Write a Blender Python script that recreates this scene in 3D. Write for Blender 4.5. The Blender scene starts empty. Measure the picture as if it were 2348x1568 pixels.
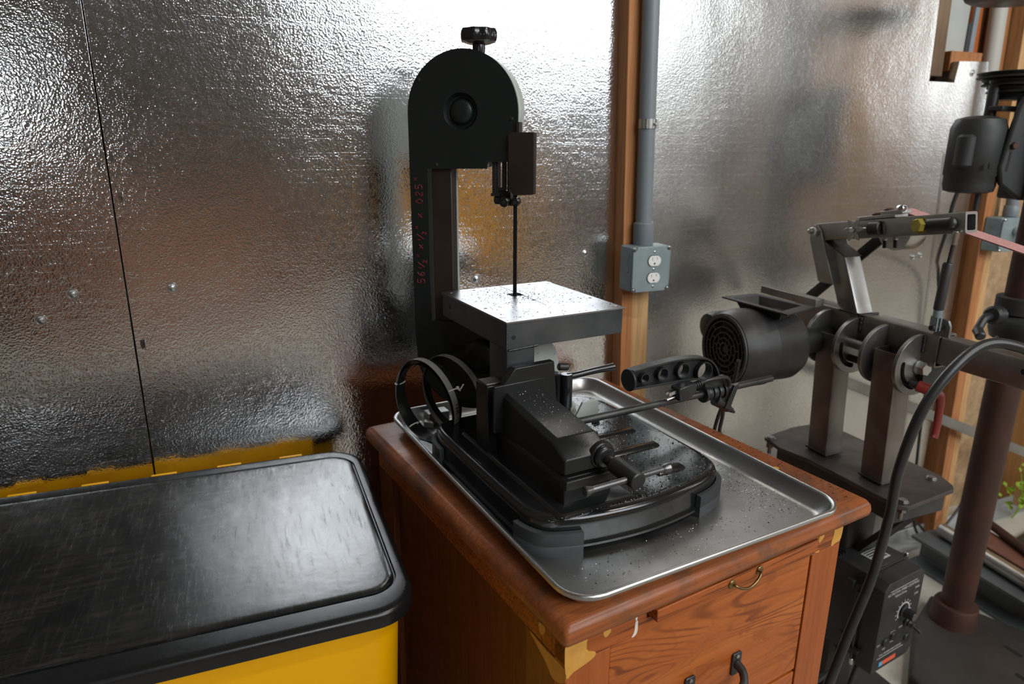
import bpy, bmesh, math, random
from mathutils import Vector, Matrix
random.seed(7)
sc = bpy.context.scene
PI = math.pi
R = math.radians
FLOOR = 1.31          # the camera stands 1.31 m above the floor; everything is measured from its height, then lifted

# ------------------------------------------------------------------ camera
pitch, roll, yaw = R(16.14), R(0.3), R(67.5)
fh = Vector((math.cos(yaw), math.sin(yaw), 0)); rt = Vector((math.sin(yaw), -math.cos(yaw), 0)); upv = Vector((0, 0, 1))
fw = fh*math.cos(pitch) - upv*math.sin(pitch); cu = fh*math.sin(pitch) + upv*math.cos(pitch)
r2 = rt*math.cos(roll) + cu*math.sin(roll); u2 = -rt*math.sin(roll) + cu*math.cos(roll)
cam = bpy.data.cameras.new('camera'); camo = bpy.data.objects.new('camera', cam); sc.collection.objects.link(camo)
camo.matrix_world = Matrix(((r2.x, u2.x, -fw.x, 0), (r2.y, u2.y, -fw.y, 0), (r2.z, u2.z, -fw.z, 0), (0, 0, 0, 1)))
cam.sensor_width = 36; cam.lens = 24.0; cam.clip_start = 0.02; cam.clip_end = 60
cam.dof.use_dof = True; cam.dof.focus_distance = 1.02; cam.dof.aperture_fstop = 4.5
sc.camera = camo

# ------------------------------------------------------------------ world, lights, exposure
w = bpy.data.worlds.new('world'); sc.world = w; w.use_nodes = True
bg = w.node_tree.nodes['Background']; bg.inputs[0].default_value = (0.80, 0.88, 1.0, 1); bg.inputs[1].default_value = 0.9
def area(name, loc, target, sx, sy, power, col=(1, 1, 1)):
    l = bpy.data.lights.new(name, 'AREA'); l.shape = 'RECTANGLE'; l.size = sx; l.size_y = sy; l.energy = power; l.color = col
    o = bpy.data.objects.new(name, l); sc.collection.objects.link(o); o.location = loc
    o.rotation_euler = (Vector(target) - Vector(loc)).to_track_quat('-Z', 'Y').to_euler()
    return o
# daylight through the high window band and the side windows; two added ceiling fill lamps
area('daylight_high_window', (2.70, -3.53, 2.10), (2.70, 0, 2.10), 3.4, 2.6, 178, (0.93, 0.97, 1.0))
area('daylight_upper_window', (.50, -3.53, 2.65), (.50, 0, 2.65), .80, 1.5, 48, (0.93, 0.97, 1.0))
area('daylight_side_window', (-1.60, -3.53, 0.32), (-1.60, 0, 0.32), 0.50, 0.45, 5, (0.93, 0.97, 1.0))
area('daylight_right_window', (8.03, -1.9, 1.1), (0, -1.9, 1.1), 2.0, 1.7, 42, (0.95, 0.98, 1.0))
area('added_ceiling_fill', (1.9, -0.9, 2.43), (1.9, -0.9, 0), 1.15, 0.10, 38, (1.0, 0.95, 0.88))  # added lamp, out of view, brightens the locker, bench and grinder
area('added_ceiling_fill', (6.1, -1.7, 2.43), (6.1, -1.7, 0), 1.15, 0.10, 20, (1.0, 0.93, 0.82))  # second added lamp, lights the right side; no fixture modelled for it
sc.view_settings.view_transform = 'Standard'; sc.view_settings.look = 'None'
sc.view_settings.exposure = 0.0; sc.view_settings.gamma = 1.0; sc.view_settings.use_curve_mapping = False

# ------------------------------------------------------------------ materials
def newmat(name):
    m = bpy.data.materials.new(name); m.use_nodes = True
    nt = m.node_tree; b = nt.nodes['Principled BSDF']
    return m, nt, b
def nd(nt, t, **kw):
    n = nt.nodes.new(t)
    for k, v in kw.items(): setattr(n, k, v)
    return n
def coords(nt, scale=(1, 1, 1), rot=(0, 0, 0), loc=(0, 0, 0)):
    tc = nd(nt, 'ShaderNodeTexCoord'); mp = nd(nt, 'ShaderNodeMapping')
    mp.inputs['Scale'].default_value = scale; mp.inputs['Rotation'].default_value = rot; mp.inputs['Location'].default_value = loc
    nt.links.new(tc.outputs['Object'], mp.inputs[0]); return mp.outputs[0]
def noise(nt, vec, scale, detail=4, rough=.55, dist=0):
    n = nd(nt, 'ShaderNodeTexNoise'); n.inputs['Scale'].default_value = scale; n.inputs['Detail'].default_value = detail
    n.inputs['Roughness'].default_value = rough; n.inputs['Distortion'].default_value = dist
    nt.links.new(vec, n.inputs['Vector']); return n.outputs['Fac']
def ramp(nt, fac, stops, interp='LINEAR'):
    r = nd(nt, 'ShaderNodeValToRGB'); r.color_ramp.interpolation = interp
    e = r.color_ramp.elements
    while len(e) < len(stops): e.new(.5)
    for i, (p, c) in enumerate(stops):
        e[i].position = p; e[i].color = (c, c, c, 1) if isinstance(c, (int, float)) else (*c, 1)
    nt.links.new(fac, r.inputs[0]); return r.outputs[0]
def mix(nt, fac, a, b):
    n = nd(nt, 'ShaderNodeMix', data_type='RGBA')
    for sock, v in ((n.inputs[0], fac), (n.inputs[6], a), (n.inputs[7], b)):
        if hasattr(v, 'is_output'): nt.links.new(v, sock)
        elif isinstance(v, (int, float)): sock.default_value = v
        else: sock.default_value = (*v, 1)
    return n.outputs[2]
def math2(nt, op, a, b):
    n = nd(nt, 'ShaderNodeMath', operation=op)
    for s, v in ((n.inputs[0], a), (n.inputs[1], b)):
        if hasattr(v, 'is_output'): nt.links.new(v, s)
        else: s.default_value = v
    return n.outputs[0]
def bump(nt, h, strength, dist, prev=None):
    n = nd(nt, 'ShaderNodeBump'); n.inputs['Strength'].default_value = strength; n.inputs['Distance'].default_value = dist
    nt.links.new(h, n.inputs['Height'])
    if prev is not None: nt.links.new(prev, n.inputs['Normal'])
    return n.outputs[0]

def pbr(name, base, rough=.5, metal=0.0, base2=None, cs=8, rough2=None, rs=20, bmp=None, stretch=(1, 1, 1), coat=0, cpos=(.35, .7), spec=None, dust=None):
    m, nt, b = newmat(name)
    v = coords(nt, stretch)
    b.inputs['Metallic'].default_value = metal
    col = base
    if base2 is not None:
        f = ramp(nt, noise(nt, v, cs, 6, .6), [(cpos[0], 0.0), (cpos[1], 1.0)])
        col = mix(nt, f, base, base2)
    if dust is not None:      # pale dust / filings lying on the paint, as specks
        f = ramp(nt, noise(nt, coords(nt), dust[0], 3, .7), [(dust[1], 0.0), (dust[1]+.05, 1.0)])
        col = mix(nt, f, col, dust[2])
    if hasattr(col, 'is_output'): nt.links.new(col, b.inputs['Base Color'])
    else: b.inputs['Base Color'].default_value = (*col, 1)
    if rough2 is not None:
        f = ramp(nt, noise(nt, v, rs, 5, .6), [(.3, rough), (.7, rough2)])
        nt.links.new(f, b.inputs['Roughness'])
    else: b.inputs['Roughness'].default_value = rough
    if bmp: nt.links.new(bump(nt, noise(nt, v, bmp[0], 3, .5), 1.0, bmp[1]), b.inputs['Normal'])
    if coat: b.inputs['Coat Weight'].default_value = coat; b.inputs['Coat Roughness'].default_value = .12
    if spec is not None: b.inputs['Specular IOR Level'].default_value = spec
    return m

def foil_mat(name, rbase, rmax, hgt, tint=(.80, .81, .82)):
    m, nt, b = newmat(name)
    b.inputs['Metallic'].default_value = 1.0
    v = coords(nt)
    big = noise(nt, v, 1.6, 3, .5)
    nt.links.new(mix(nt, ramp(nt, noise(nt, v, 5, 5, .6), [(.4, 0.0), (.75, 1.0)]), tint, tuple(c*.82 for c in tint)), b.inputs['Base Color'])
    fine = noise(nt, v, 90, 2, .5)
    nt.links.new(math2(nt, 'ADD', ramp(nt, big, [(.35, rbase), (.7, rmax)]), math2(nt, 'MULTIPLY', fine, .06)), b.inputs['Roughness'])
    vo = nd(nt, 'ShaderNodeTexVoronoi', feature='SMOOTH_F1'); vo.inputs['Scale'].default_value = 290; vo.inputs['Smoothness'].default_value = .6
    wv = nd(nt, 'ShaderNodeVectorMath', operation='ADD'); nz = nd(nt, 'ShaderNodeTexNoise'); nz.inputs['Scale'].default_value = 60
    sc2 = nd(nt, 'ShaderNodeVectorMath', operation='SCALE'); sc2.inputs['Scale'].default_value = .012
    nt.links.new(v, nz.inputs['Vector']); nt.links.new(nz.outputs['Color'], sc2.inputs[0]); nt.links.new(v, wv.inputs[0]); nt.links.new(sc2.outputs[0], wv.inputs[1])
    nt.links.new(wv.outputs[0], vo.inputs['Vector'])
    n1 = bump(nt, vo.outputs['Distance'], 1.0, hgt)
    # horizontal roller creases
    vc = coords(nt, (.9, 1, 70)); cr = ramp(nt, noise(nt, vc, 2.2, 3, .6), [(.60, 0.0), (.63, 1.0)])
    n2 = bump(nt, cr, .10, .0004, n1)
    vs = coords(nt, (2.0, 1, 1.2)); n3 = bump(nt, noise(nt, vs, 2.0, 2, .5), 1.0, .004, n2)
    nt.links.new(n3, b.inputs['Normal'])
    return m

def wood(name, c1, c2, c3, axis='x', lines=260, rough=(.3, .5), coat=.25, cath=0.0, dirt=None, fine=.55):
    # grain runs along AXIS: blurred streaks, fine darker growth lines, optional cathedral figure
    m, nt, b = newmat(name)
    st = {'x': (.035, 1, 1), 'y': (1, .035, 1), 'z': (1, 1, .035)}[axis]
    v = coords(nt, st)
    broad = noise(nt, v, 14, 4, .6, .3)
    col = ramp(nt, broad, [(.28, c1), (.52, c2), (.78, c3)])
    ln = ramp(nt, noise(nt, v, lines, 2, .6, .1), [(.47, 0.0), (.60, 1.0)])
    col = mix(nt, math2(nt, 'MULTIPLY', ln, fine), col, tuple(x*.55 for x in c1))
    if cath:
        st2 = {'x': (.16, 1, 1), 'y': (1, .16, 1), 'z': (1, 1, .16)}[axis]
        n = noise(nt, coords(nt, st2), 7, 2, .45, .4)
        w_ = nd(nt, 'ShaderNodeMath', operation='SINE'); nt.links.new(math2(nt, 'MULTIPLY', n, 230.0), w_.inputs[0])
        msk = ramp(nt, noise(nt, coords(nt, (1, 1, 1.4), loc=(3, 1, 2)), 4.5, 2), [(.45, 0.0), (.60, 1.0)])
        f = math2(nt, 'MULTIPLY', ramp(nt, w_.outputs[0], [(.2, 0.0), (.95, 1.0)]), msk)
        col = mix(nt, math2(nt, 'MULTIPLY', f, cath), col, tuple(x*.55 for x in c1))
        sm = ramp(nt, noise(nt, coords(nt, (1, 1, 1.7), rot=(0, R(25), 0)), 16, 4, .6, .5), [(.56, 0.0), (.62, 1.0)])
        col = mix(nt, math2(nt, 'MULTIPLY', sm, .5), col, tuple(x*.8 for x in c1))
    if dirt:
        f = ramp(nt, noise(nt, coords(nt), dirt[0], 6, .7), [(dirt[1], 0.0), (dirt[1]+.2, 1.0)])
        col = mix(nt, f, col, dirt[2])
    nt.links.new(col, b.inputs['Base Color'])
    nt.links.new(ramp(nt, noise(nt, coords(nt), 25, 4), [(.3, rough[0]), (.7, rough[1])]), b.inputs['Roughness'])
    b.inputs['Specular IOR Level'].default_value = .28
    b.inputs['Coat Weight'].default_value = coat; b.inputs['Coat Roughness'].default_value = .25
    nt.links.new(bump(nt, ln, .5, .0002), b.inputs['Normal'])
    return m

M = {}
M['foil'] = foil_mat('embossed_foil', .08, .16, .00026)
M['foil_dull'] = foil_mat('embossed_foil_dull', .17, .28, .00018, (.74, .74, .72))
M['foam'] = pbr('foam_edge', (.55, .53, .48), .8)
M['stud'] = wood('stud_wood', (.33, .125, .045), (.45, .19, .07), (.54, .26, .10), 'z', 120, (.5, .7), 0, fine=.35)
M['stud2'] = wood('stud_wood_pale', (.46, .25, .10), (.56, .33, .145), (.64, .41, .20), 'z', 120, (.5, .7), 0, fine=.3)
M['sheath'] = pbr('strand_board', (.30, .19, .10), .75, 0, (.46, .32, .18), 30, bmp=(60, .002))
M['ply'] = wood('plywood', (.16, .10, .06), (.22, .145, .09), (.27, .18, .11), 'z', 80, (.6, .8), 0, fine=.3)
M['wall_grey'] = pbr('grey_painted_boards', (.17, .165, .16), .7, 0, (.13, .125, .12), 2)
M['gyp'] = pbr('grey_board', (.44, .45, .42), .8, 0, (.38, .39, .37), 4)
M['concrete'] = pbr('concrete', (.56, .53, .46), .75, 0, (.38, .36, .31), 5, bmp=(90, .001), dust=(60, .68, (.15, .14, .12)))
M['ceiling'] = pbr('dark_boards', (.10, .085, .07), .8, 0, (.16, .13, .10), 3)
M['fir'] = wood('orange_fir', (.28, .066, .013), (.38, .096, .018), (.46, .13, .028), 'x', 210, (.3, .45), .05, fine=.95)
M['fir_face'] = wood('orange_fir_face', (.31, .070, .012), (.42, .108, .018), (.52, .16, .030), 'x', 200, (.28, .42), .1, cath=.95, fine=.15)
M['fir_v'] = wood('orange_fir_upright', (.31, .075, .014), (.40, .102, .019), (.45, .128, .026), 'z', 160, (.3, .45), .08, fine=.2)
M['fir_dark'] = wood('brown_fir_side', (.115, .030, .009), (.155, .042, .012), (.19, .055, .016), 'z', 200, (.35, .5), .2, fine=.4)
M['fir_top'] = wood('worn_fir_top', (.22, .062, .018), (.31, .090, .026), (.40, .130, .042), 'x', 200, (.28, .48), .15, dirt=(8, .49, (.085, .056, .038)), fine=.35)
M['putty'] = pbr('yellow_paint', (.66, .34, .06), .5, 0, (.55, .26, .045), 40)
M['white_scuff'] = pbr('white_paint_drip', (.72, .66, .58), .6)
M['alu'] = pbr('sheet_aluminium', (.50, .51, .51), .30, 1.0, (.32, .31, .29), 7, .46, 14, (30, .0004), cpos=(.4, .75), dust=(220, .70, (.10, .09, .08)))
M['alu_rim'] = pbr('polished_aluminium', (.66, .67, .68), .30, 1.0)
M['cast'] = pbr('black_enamel_casting', (.008, .009, .009), .26, 0, (.015, .016, .0155), 6, .42, 9, (260, .00010), spec=.38, dust=(420, .73, (.30, .29, .27)))
M['cast_base'] = pbr('black_gloss_casting', (.007, .0075, .008), .14, 0, (.014, .015, .015), 9, .26, 12, (60, .0002), coat=.4, dust=(420, .73, (.30, .29, .27)))
M['cover'] = pbr('satin_black_sheet', (.0065, .0105, .0105), .34, 0, (.010, .0145, .0145), 4, .42, 10, spec=.42)
M['saw_grey'] = pbr('light_grey_paint', (.44, .46, .43), .4, 0, (.36, .38, .35), 12, dust=(120, .68, (.06, .055, .05)))
M['rubber'] = pbr('grey_rubber', (.034, .037, .040), .5, 0, (.055, .057, .059), 14, bmp=(200, .0002))
M['plastic'] = pbr('black_plastic', (.013, .014, .015), .36, 0, (.024, .025, .026), 20, .5, 30)
M['plastic_dusty'] = pbr('dusty_black_plastic', (.018, .018, .018), .42, 0, (.042, .039, .036), 10, .55, 30, dust=(300, .70, (.2, .19, .17)))
M['knob'] = pbr('glossy_black_knob', (.010, .011, .012), .2, coat=.3)
M['steel'] = pbr('mill_scale_steel', (.24, .24, .23), .27, .9, (.44, .43, .41), 6, .5, 15, (90, .0002), dust=(300, .72, (.08, .05, .035)))
M['steel_dark'] = pbr('dark_steel', (.050, .052, .052), .34, .75, (.10, .10, .10), 9, .5, 20)
M['steel_brown'] = pbr('dusty_brown_steel', (.21, .19, .175), .30, .9, (.34, .31, .285), 9, .6, 18, (70, .0003))
M['steel_bright'] = pbr('ground_steel', (.58, .57, .55), .27, 1.0, (.42, .41, .39), 14, .40, 22)
M['plate_top'] = pbr('brushed_plate', (.36, .37, .38), .27, 1.0, (.24, .24, .24), 6, .42, 9, dust=(260, .69, (.03, .028, .025)))
M['apron'] = pbr('blued_apron_steel', (.075, .088, .097), .36, .85, (.15, .155, .158), 8, .5, 30, dust=(500, .72, (.28, .26, .24)))
M['guard'] = pbr('brown_black_guard', (.028, .020, .016), .38, .4, (.050, .037, .030), 7, .5, 15)
M['blade'] = pbr('dark_blade_steel', (.020, .020, .019), .35, .6)
M['blade_grey'] = pbr('grey_blade_steel', (.30, .29, .28), .5, .2)
M['teeth'] = pbr('ground_teeth', (.6, .58, .54), .3, 1.0)
M['zinc'] = pbr('zinc_plated', (.62, .63, .63), .28, 1.0, (.48, .48, .47), 60)
M['galv'] = pbr('galvanised_grey', (.23, .29, .30), .45, .35, (.30, .36, .37), 20, .55, 30)
M['conduit'] = pbr('grey_pvc', (.20, .23, .25), .42, 0, (.165, .19, .205), 3)
M['white'] = pbr('white_plastic', (.80, .80, .77), .35)
M['pipe_white'] = pbr('white_pipe', (.62, .61, .55), .5)
M['dark'] = pbr('slot_black', (.004, .004, .004), .7)
M['brass'] = pbr('old_brass', (.30, .215, .085), .35, 1.0, (.18, .13, .06), 60)
M['yellow'] = pbr('yellow_plastic', (.95, .46, .0), .38, 0, (.90, .43, .0), 3, spec=.3)
M['red'] = pbr('red_lever', (.30, .028, .022), .42, 0, (.20, .03, .025), 30)
M['belt'] = pbr('pink_abrasive', (.50, .24, .225), .8, 0, (.58, .31, .29), 120)
M['gold'] = pbr('yellow_zinc', (.44, .38, .08), .35, .8, (.34, .29, .06), 90)
M['marker'] = pbr('red_marker', (.17, .012, .018), .6)
M['ink'] = pbr('black_ink', (.01, .01, .01), .6)
M['print'] = pbr('white_print', (.55, .54, .52), .5)
M['label'] = pbr('label_paper', (.48, .48, .46), .5)
M['label_red'] = pbr('label_red', (.75, .12, .06), .45)
M['label_blue'] = pbr('label_blue', (.12, .42, .66), .45)
M['cord'] = pbr('black_cord', (.016, .017, .018), .38, 0, (.030, .03, .03), 30)
M['string'] = pbr('white_tie', (.72, .71, .67), .8)
M['rust'] = pbr('rusty_iron', (.085, .036, .024), .5, .35, (.045, .024, .018), 7, .62, 20, (60, .0006))
M['press'] = pbr('charcoal_press_paint', (.018, .021, .023), .45, 0, (.030, .029, .027), 8, .6, 20, (120, .0002))
M['press_iron'] = pbr('dirty_cast_iron', (.060, .052, .046), .55, .35, (.035, .03, .027), 6, .7, 15, (90, .0006), dust=(80, .72, (.25, .24, .22)))
M['leaf'] = pbr('green_leaf', (.22, .36, .03), .5, 0, (.30, .45, .05), 40)
M['brick'] = pbr('red_brown_block', (.20, .08, .05), .7, 0, (.14, .06, .04), 30)
M['shav_dark'] = pbr('dark_filings', (.012, .011, .010), .8, 0, spec=.1)
M['shav_lite'] = pbr('bright_chips', (.80, .78, .74), .45, .3)
M['cut_end'] = pbr('sawn_steel_end', (.24, .215, .20), .65, .2)
M['beam'] = pbr('grey_beam_paint', (.13, .145, .15), .55, .3, (.09, .095, .095), 8)
M['angle'] = pbr('dull_galvanised_strip', (.46, .48, .48), .5, .3, (.34, .35, .35), 9)
M['bar_grey'] = pbr('worn_grey_bar', (.20, .205, .21), .32, .85, (.12, .12, .125), 30)
M['plate_brown'] = pbr('dark_brown_plate', (.075, .062, .056), .42, .6, (.14, .115, .105), 9, .62, 14, (60, .0004))
M['steel_mid'] = pbr('ground_grey_steel', (.36, .355, .34), .26, 1.0, (.24, .235, .22), 10, .38, 22)
M['pink'] = pbr('pinkish_insulation', (.62, .36, .28), .8)

def lid_mat():
    m, nt, b = newmat('scuffed_black_lid')
    v = coords(nt)
    b.inputs['Specular IOR Level'].default_value = 1.0
    film = ramp(nt, noise(nt, v, 4.5, 6, .65, .6), [(.42, 0.0), (.66, 1.0)])
    sv = coords(nt, (2.2, 16, 1), (0, 0, R(-28))); scr = ramp(nt, noise(nt, sv, 7, 5, .75, .3), [(.46, 0.0), (.62, 1.0)])
    sv2 = coords(nt, (26, 2.5, 1), (0, 0, R(4))); scr2 = ramp(nt, noise(nt, sv2, 6, 5, .8), [(.50, 0.0), (.66, 1.0)])
    f1 = math2(nt, 'MULTIPLY', film, scr)
    col = mix(nt, math2(nt, 'MULTIPLY', f1, .9), (.0085, .009, .0095), (.066, .062, .052))
    nt.links.new(col, b.inputs['Base Color'])
    r = math2(nt, 'ADD', math2(nt, 'MULTIPLY', scr2, .14), .13)
    r = math2(nt, 'ADD', r, math2(nt, 'MULTIPLY', film, .09))
    nt.links.new(r, b.inputs['Roughness'])
    nt.links.new(bump(nt, noise(nt, v, 35, 3), .5, .0005), b.inputs['Normal'])
    return m
M['lid'] = lid_mat()
M['lid_rim'] = pbr('black_lid_rim', (.0085, .009, .0095), .24, 0, None, bmp=(500, .00004), rough2=.32)

# ------------------------------------------------------------------ geometry helpers
class G:
    def __init__(s): s.v = []; s.f = []
    def add(s, vs, fs, mt=None):
        n = len(s.v)
        for p in vs:
            p = Vector(p); s.v.append(tuple(mt @ p) if mt is not None else tuple(p))
        s.f += [tuple(i+n for i in f) for f in fs]; return s
    def box(s, x0, x1, y0, y1, z0, z1, mt=None):
        return s.hexa([(x0,y0,z0),(x1,y0,z0),(x1,y1,z0),(x0,y1,z0),(x0,y0,z1),(x1,y0,z1),(x1,y1,z1),(x0,y1,z1)], mt)
    def hexa(s, p, mt=None):
        return s.add(p, [(0,3,2,1),(4,5,6,7),(0,1,5,4),(1,2,6,5),(2,3,7,6),(3,0,4,7)], mt)
    def loops(s, ls, cap0=True, cap1=True, mt=None, closed=True):
        n = len(ls[0]); vs = [p for l in ls for p in l]; fs = []
        for i in range(len(ls)-1):
            for j in range(n if closed else n-1):
                k = (j+1) % n; fs.append((i*n+j, i*n+k, (i+1)*n+k, (i+1)*n+j))
        if cap0: fs.append(tuple(reversed(range(n))))
        if cap1: fs.append(tuple((len(ls)-1)*n+j for j in range(n)))
        return s.add(vs, fs, mt)
    def lathe(s, prof, p0, axis, n=24, mt=None, cap0=True):     # prof: (r, h) along axis
        ax = Vector(axis).normalized(); a = ax.orthogonal().normalized(); b = ax.cross(a); p0 = Vector(p0)
        ls = [[p0 + ax*h + (a*math.cos(2*PI*j/n) + b*math.sin(2*PI*j/n))*max(r, 1e-5) for j in range(n)] for r, h in prof]
        return s.loops(ls, cap0, True, mt)
    def cyl(s, p0, p1, r, r1=None, n=20, mt=None):
        p0, p1 = Vector(p0), Vector(p1); L = (p1-p0).length
        return s.lathe([(r, 0), (r if r1 is None else r1, L)], p0, p1-p0, n, mt)
    def rod(s, p0, p1, r, c=None, n=16, mt=None):    # cylinder with chamfered ends
        p0, p1 = Vector(p0), Vector(p1); L = (p1-p0).length; c = r*.25 if c is None else c
        return s.lathe([(r-c, 0), (r, c), (r, L-c), (r-c, L)], p0, p1-p0, n, mt)
    def hexhead(s, p0, p1, r, mt=None, ph=0):
        p0, p1 = Vector(p0), Vector(p1); ax = (p1-p0).normalized(); a = ax.orthogonal().normalized(); b = ax.cross(a)
        def ring(c, q): return [c + (a*math.cos(ph+PI/3*j) + b*math.sin(ph+PI/3*j))*q for j in range(6)]
        return s.loops([ring(p0, r), ring(p0.lerp(p1, .85), r), ring(p1, r*.88)], True, True, mt)
    def tube(s, pts, r, n=10, closed=False, mt=None, smooth=True, flat=1.0):
        P = [Vector(p) for p in pts]
        if smooth and len(P) > 2: P = spline(P, closed)
        m = len(P); ls = []
        t = (P[1]-P[0]).normalized(); a = t.orthogonal().normalized()
        for i in range(m):
            if closed: t = (P[(i+1) % m]-P[i-1]).normalized()
            else: t = (P[min(i+1, m-1)]-P[max(i-1, 0)]).normalized()
            a = (a - t*a.dot(t)).normalized(); b = t.cross(a)
            rr = r(i/(m-1)) if callable(r) else r
            ls.append([P[i] + (a*math.cos(2*PI*j/n) + b*flat*math.sin(2*PI*j/n))*rr for j in range(n)])
        if closed: ls.append(ls[0]); return s.loops(ls, False, False, mt)
        return s.loops(ls, True, True, mt)
    def prism(s, poly, z0, z1, mt=None):
        return s.loops([[(x, y, z0) for x, y in poly], [(x, y, z1) for x, y in poly]], True, True, mt)
    def holed(s, outer, holes, z0, z1, mt=None):
        bm = bmesh.new(); al = []
        for lp in [outer]+holes:
            vs = [bm.verts.new((x, y, z1)) for x, y in lp]
            al += [bm.edges.new((vs[i], vs[(i+1) % len(vs)])) for i in range(len(vs))]
        bmesh.ops.triangle_fill(bm, use_beauty=True, use_dissolve=False, edges=al, normal=(0, 0, 1))
        bm.verts.index_update(); vs = [v.co.copy() for v in bm.verts]; n = len(vs)
        fs = []
        for f in bm.faces:
            idx = [v.index for v in f.verts]
            if f.normal.z < 0: idx.reverse()
            fs.append(tuple(idx)); fs.append(tuple(n+i for i in reversed(idx)))
        o = 0
        for k, lp in enumerate([outer]+holes):
            m = len(lp); ar = sum(lp[i][0]*lp[(i+1) % m][1]-lp[(i+1) % m][0]*lp[i][1] for i in range(m))
            for i in range(m):
                j = (i+1) % m; q = (o+i, n+o+i, n+o+j, o+j)
                fs.append(q if (ar > 0) == (k == 0) else tuple(reversed(q)))
            o += m
        bm.free()
        return s.add(vs + [Vector((p.x, p.y, z0)) for p in vs], fs, mt)
    def sqtube(s, p0, p1, a, b, ha, hb, wall=.003, mt=None):   # hollow rectangular tube, a/b: cross directions, ha/hb: half sizes
        p0, p1, a, b = Vector(p0), Vector(p1), Vector(a).normalized(), Vector(b).normalized()
        def ring(c, x, y):
            o = []; r = min(x, y)*.18
            for sx, sy, ang in ((1, 1, 0), (-1, 1, 90), (-1, -1, 180), (1, -1, 270)):
                for k in range(3):
                    t = R(ang + 45*k); o.append(c + a*(sx*(x-r)+r*math.cos(t)) + b*(sy*(y-r)+r*math.sin(t)))
            return o
        return s.loops([ring(p0, ha-wall, hb-wall), ring(p0, ha, hb), ring(p1, ha, hb), ring(p1, ha-wall, hb-wall), ring(p0, ha-wall, hb-wall)], False, False, mt)
    def ball(s, c, r, n=12, mt=None, sx=1, sy=1, sz=1):
        ls = []
        for i in range(1, n//2):
            t = PI*i/(n//2); ls.append([(c[0]+r*sx*math.sin(t)*math.cos(2*PI*j/n), c[1]+r*sy*math.sin(t)*math.sin(2*PI*j/n), c[2]-r*sz*math.cos(t)) for j in range(n)])
        return s.loops(ls, True, True, mt)

def spline(P, closed=False, k=7):
    out = []; n = len(P)
    for i in range(n if closed else n-1):
        if closed: p0, p1, p2, p3 = P[i-1], P[i], P[(i+1) % n], P[(i+2) % n]
        else: p0, p1, p2, p3 = P[max(i-1, 0)], P[i], P[i+1], P[min(i+2, n-1)]
        for j in range(k):
            t = j/k; out.append(.5*((2*p1) + (p2-p0)*t + (2*p0-5*p1+4*p2-p3)*t*t + (3*p1-p0-3*p2+p3)*t**3))
    if not closed: out.append(P[-1])
    return out
def spl2(pts, k=5): return [(p.x, p.y) for p in spline([Vector((x, y, 0)) for x, y in pts], True, k)]
def circ(cx, cy, r, n=20, a0=0, a1=360): 
    full = abs(a1-a0) >= 360
    return [(cx+r*math.cos(R(a0+(a1-a0)*i/(n if full else n-1))), cy+r*math.sin(R(a0+(a1-a0)*i/(n if full else n-1)))) for i in range(n)]
def rrect(x0, x1, y0, y1, r, n=6):
    rs = r if isinstance(r, (tuple, list)) else (r,)*4      # corner order: x1y0, x1y1, x0y1, x0y0
    o = []
    for (cx, cy, a, q) in ((x1-rs[0], y0+rs[0], -90, rs[0]), (x1-rs[1], y1-rs[1], 0, rs[1]), (x0+rs[2], y1-rs[2], 90, rs[2]), (x0+rs[3], y0+rs[3], 180, rs[3])):
        o += [(cx+q*math.cos(R(a+90*k/n)), cy+q*math.sin(R(a+90*k/n))) for k in range(n+1)]
    return o
def inset(poly, d):
    n = len(poly); o = []
    for i in range(n):
        a, b, c = Vector(poly[i-1]), Vector(poly[i]), Vector(poly[(i+1) % n])
        t = (c-a).normalized(); nn = Vector((-t.y, t.x)); o.append(tuple(b+nn*d))
    return o
def arcslot(cx, cy, r, wd, a0, a1, n=12):
    o = circ(cx, cy, r+wd/2, n, a0, a1)
    ce = (cx+r*math.cos(R(a1)), cy+r*math.sin(R(a1))); o += circ(*ce, wd/2, 5, a1, a1+180)[1:-1]
    o += circ(cx, cy, r-wd/2, n, a1, a0)
    ce = (cx+r*math.cos(R(a0)), cy+r*math.sin(R(a0))); o += circ(*ce, wd/2, 5, a0+180, a0+360)[1:-1]
    return o
def frame(o, x, y, z): 
    o, x, y, z = Vector(o), Vector(x).normalized(), Vector(y).normalized(), Vector(z).normalized()
    return Matrix(((x.x, y.x, z.x, o.x), (x.y, y.y, z.y, o.y), (x.z, y.z, z.z, o.z), (0, 0, 0, 1)))
FXZ = lambda y0: frame((0, y0, 0), (1, 0, 0), (0, 0, 1), (0, -1, 0))     # draw in x,z; extrude towards -y
FYZ = lambda x0: frame((x0, 0, 0), (0, 1, 0), (0, 0, 1), (1, 0, 0))      # draw in y,z; extrude towards +x

def part(name, g, mat, parent=None, bevel=0, smooth=38, label=None, seg=2, mats=None):
    me = bpy.data.meshes.new(name); me.from_pydata(g.v, [], g.f)
    bm = bmesh.new(); bm.from_mesh(me); bmesh.ops.recalc_face_normals(bm, faces=bm.faces[:]); bm.to_mesh(me); bm.free()
    if smooth: 
        me.shade_smooth(); me.set_sharp_from_angle(angle=R(smooth))
    me.materials.append(mat)
    o = bpy.data.objects.new(name, me); sc.collection.objects.link(o)
    if parent is not None: o.parent = parent
    if bevel:
        b = o.modifiers.new('bevel', 'BEVEL'); b.width = bevel; b.segments = seg; b.limit_method = 'ANGLE'; b.angle_limit = R(35)
    if label: o['label'] = label
    return o
def thing(name, label, cat, loc=(0, 0, 0), rz=0, group=None):
    o = bpy.data.objects.new(name, None); sc.collection.objects.link(o); o.location = loc; o.rotation_euler = (0, 0, rz)
    o.empty_display_size = .05; o['label'] = label; o['category'] = cat
    if group: o['group'] = group
    return o
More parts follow.
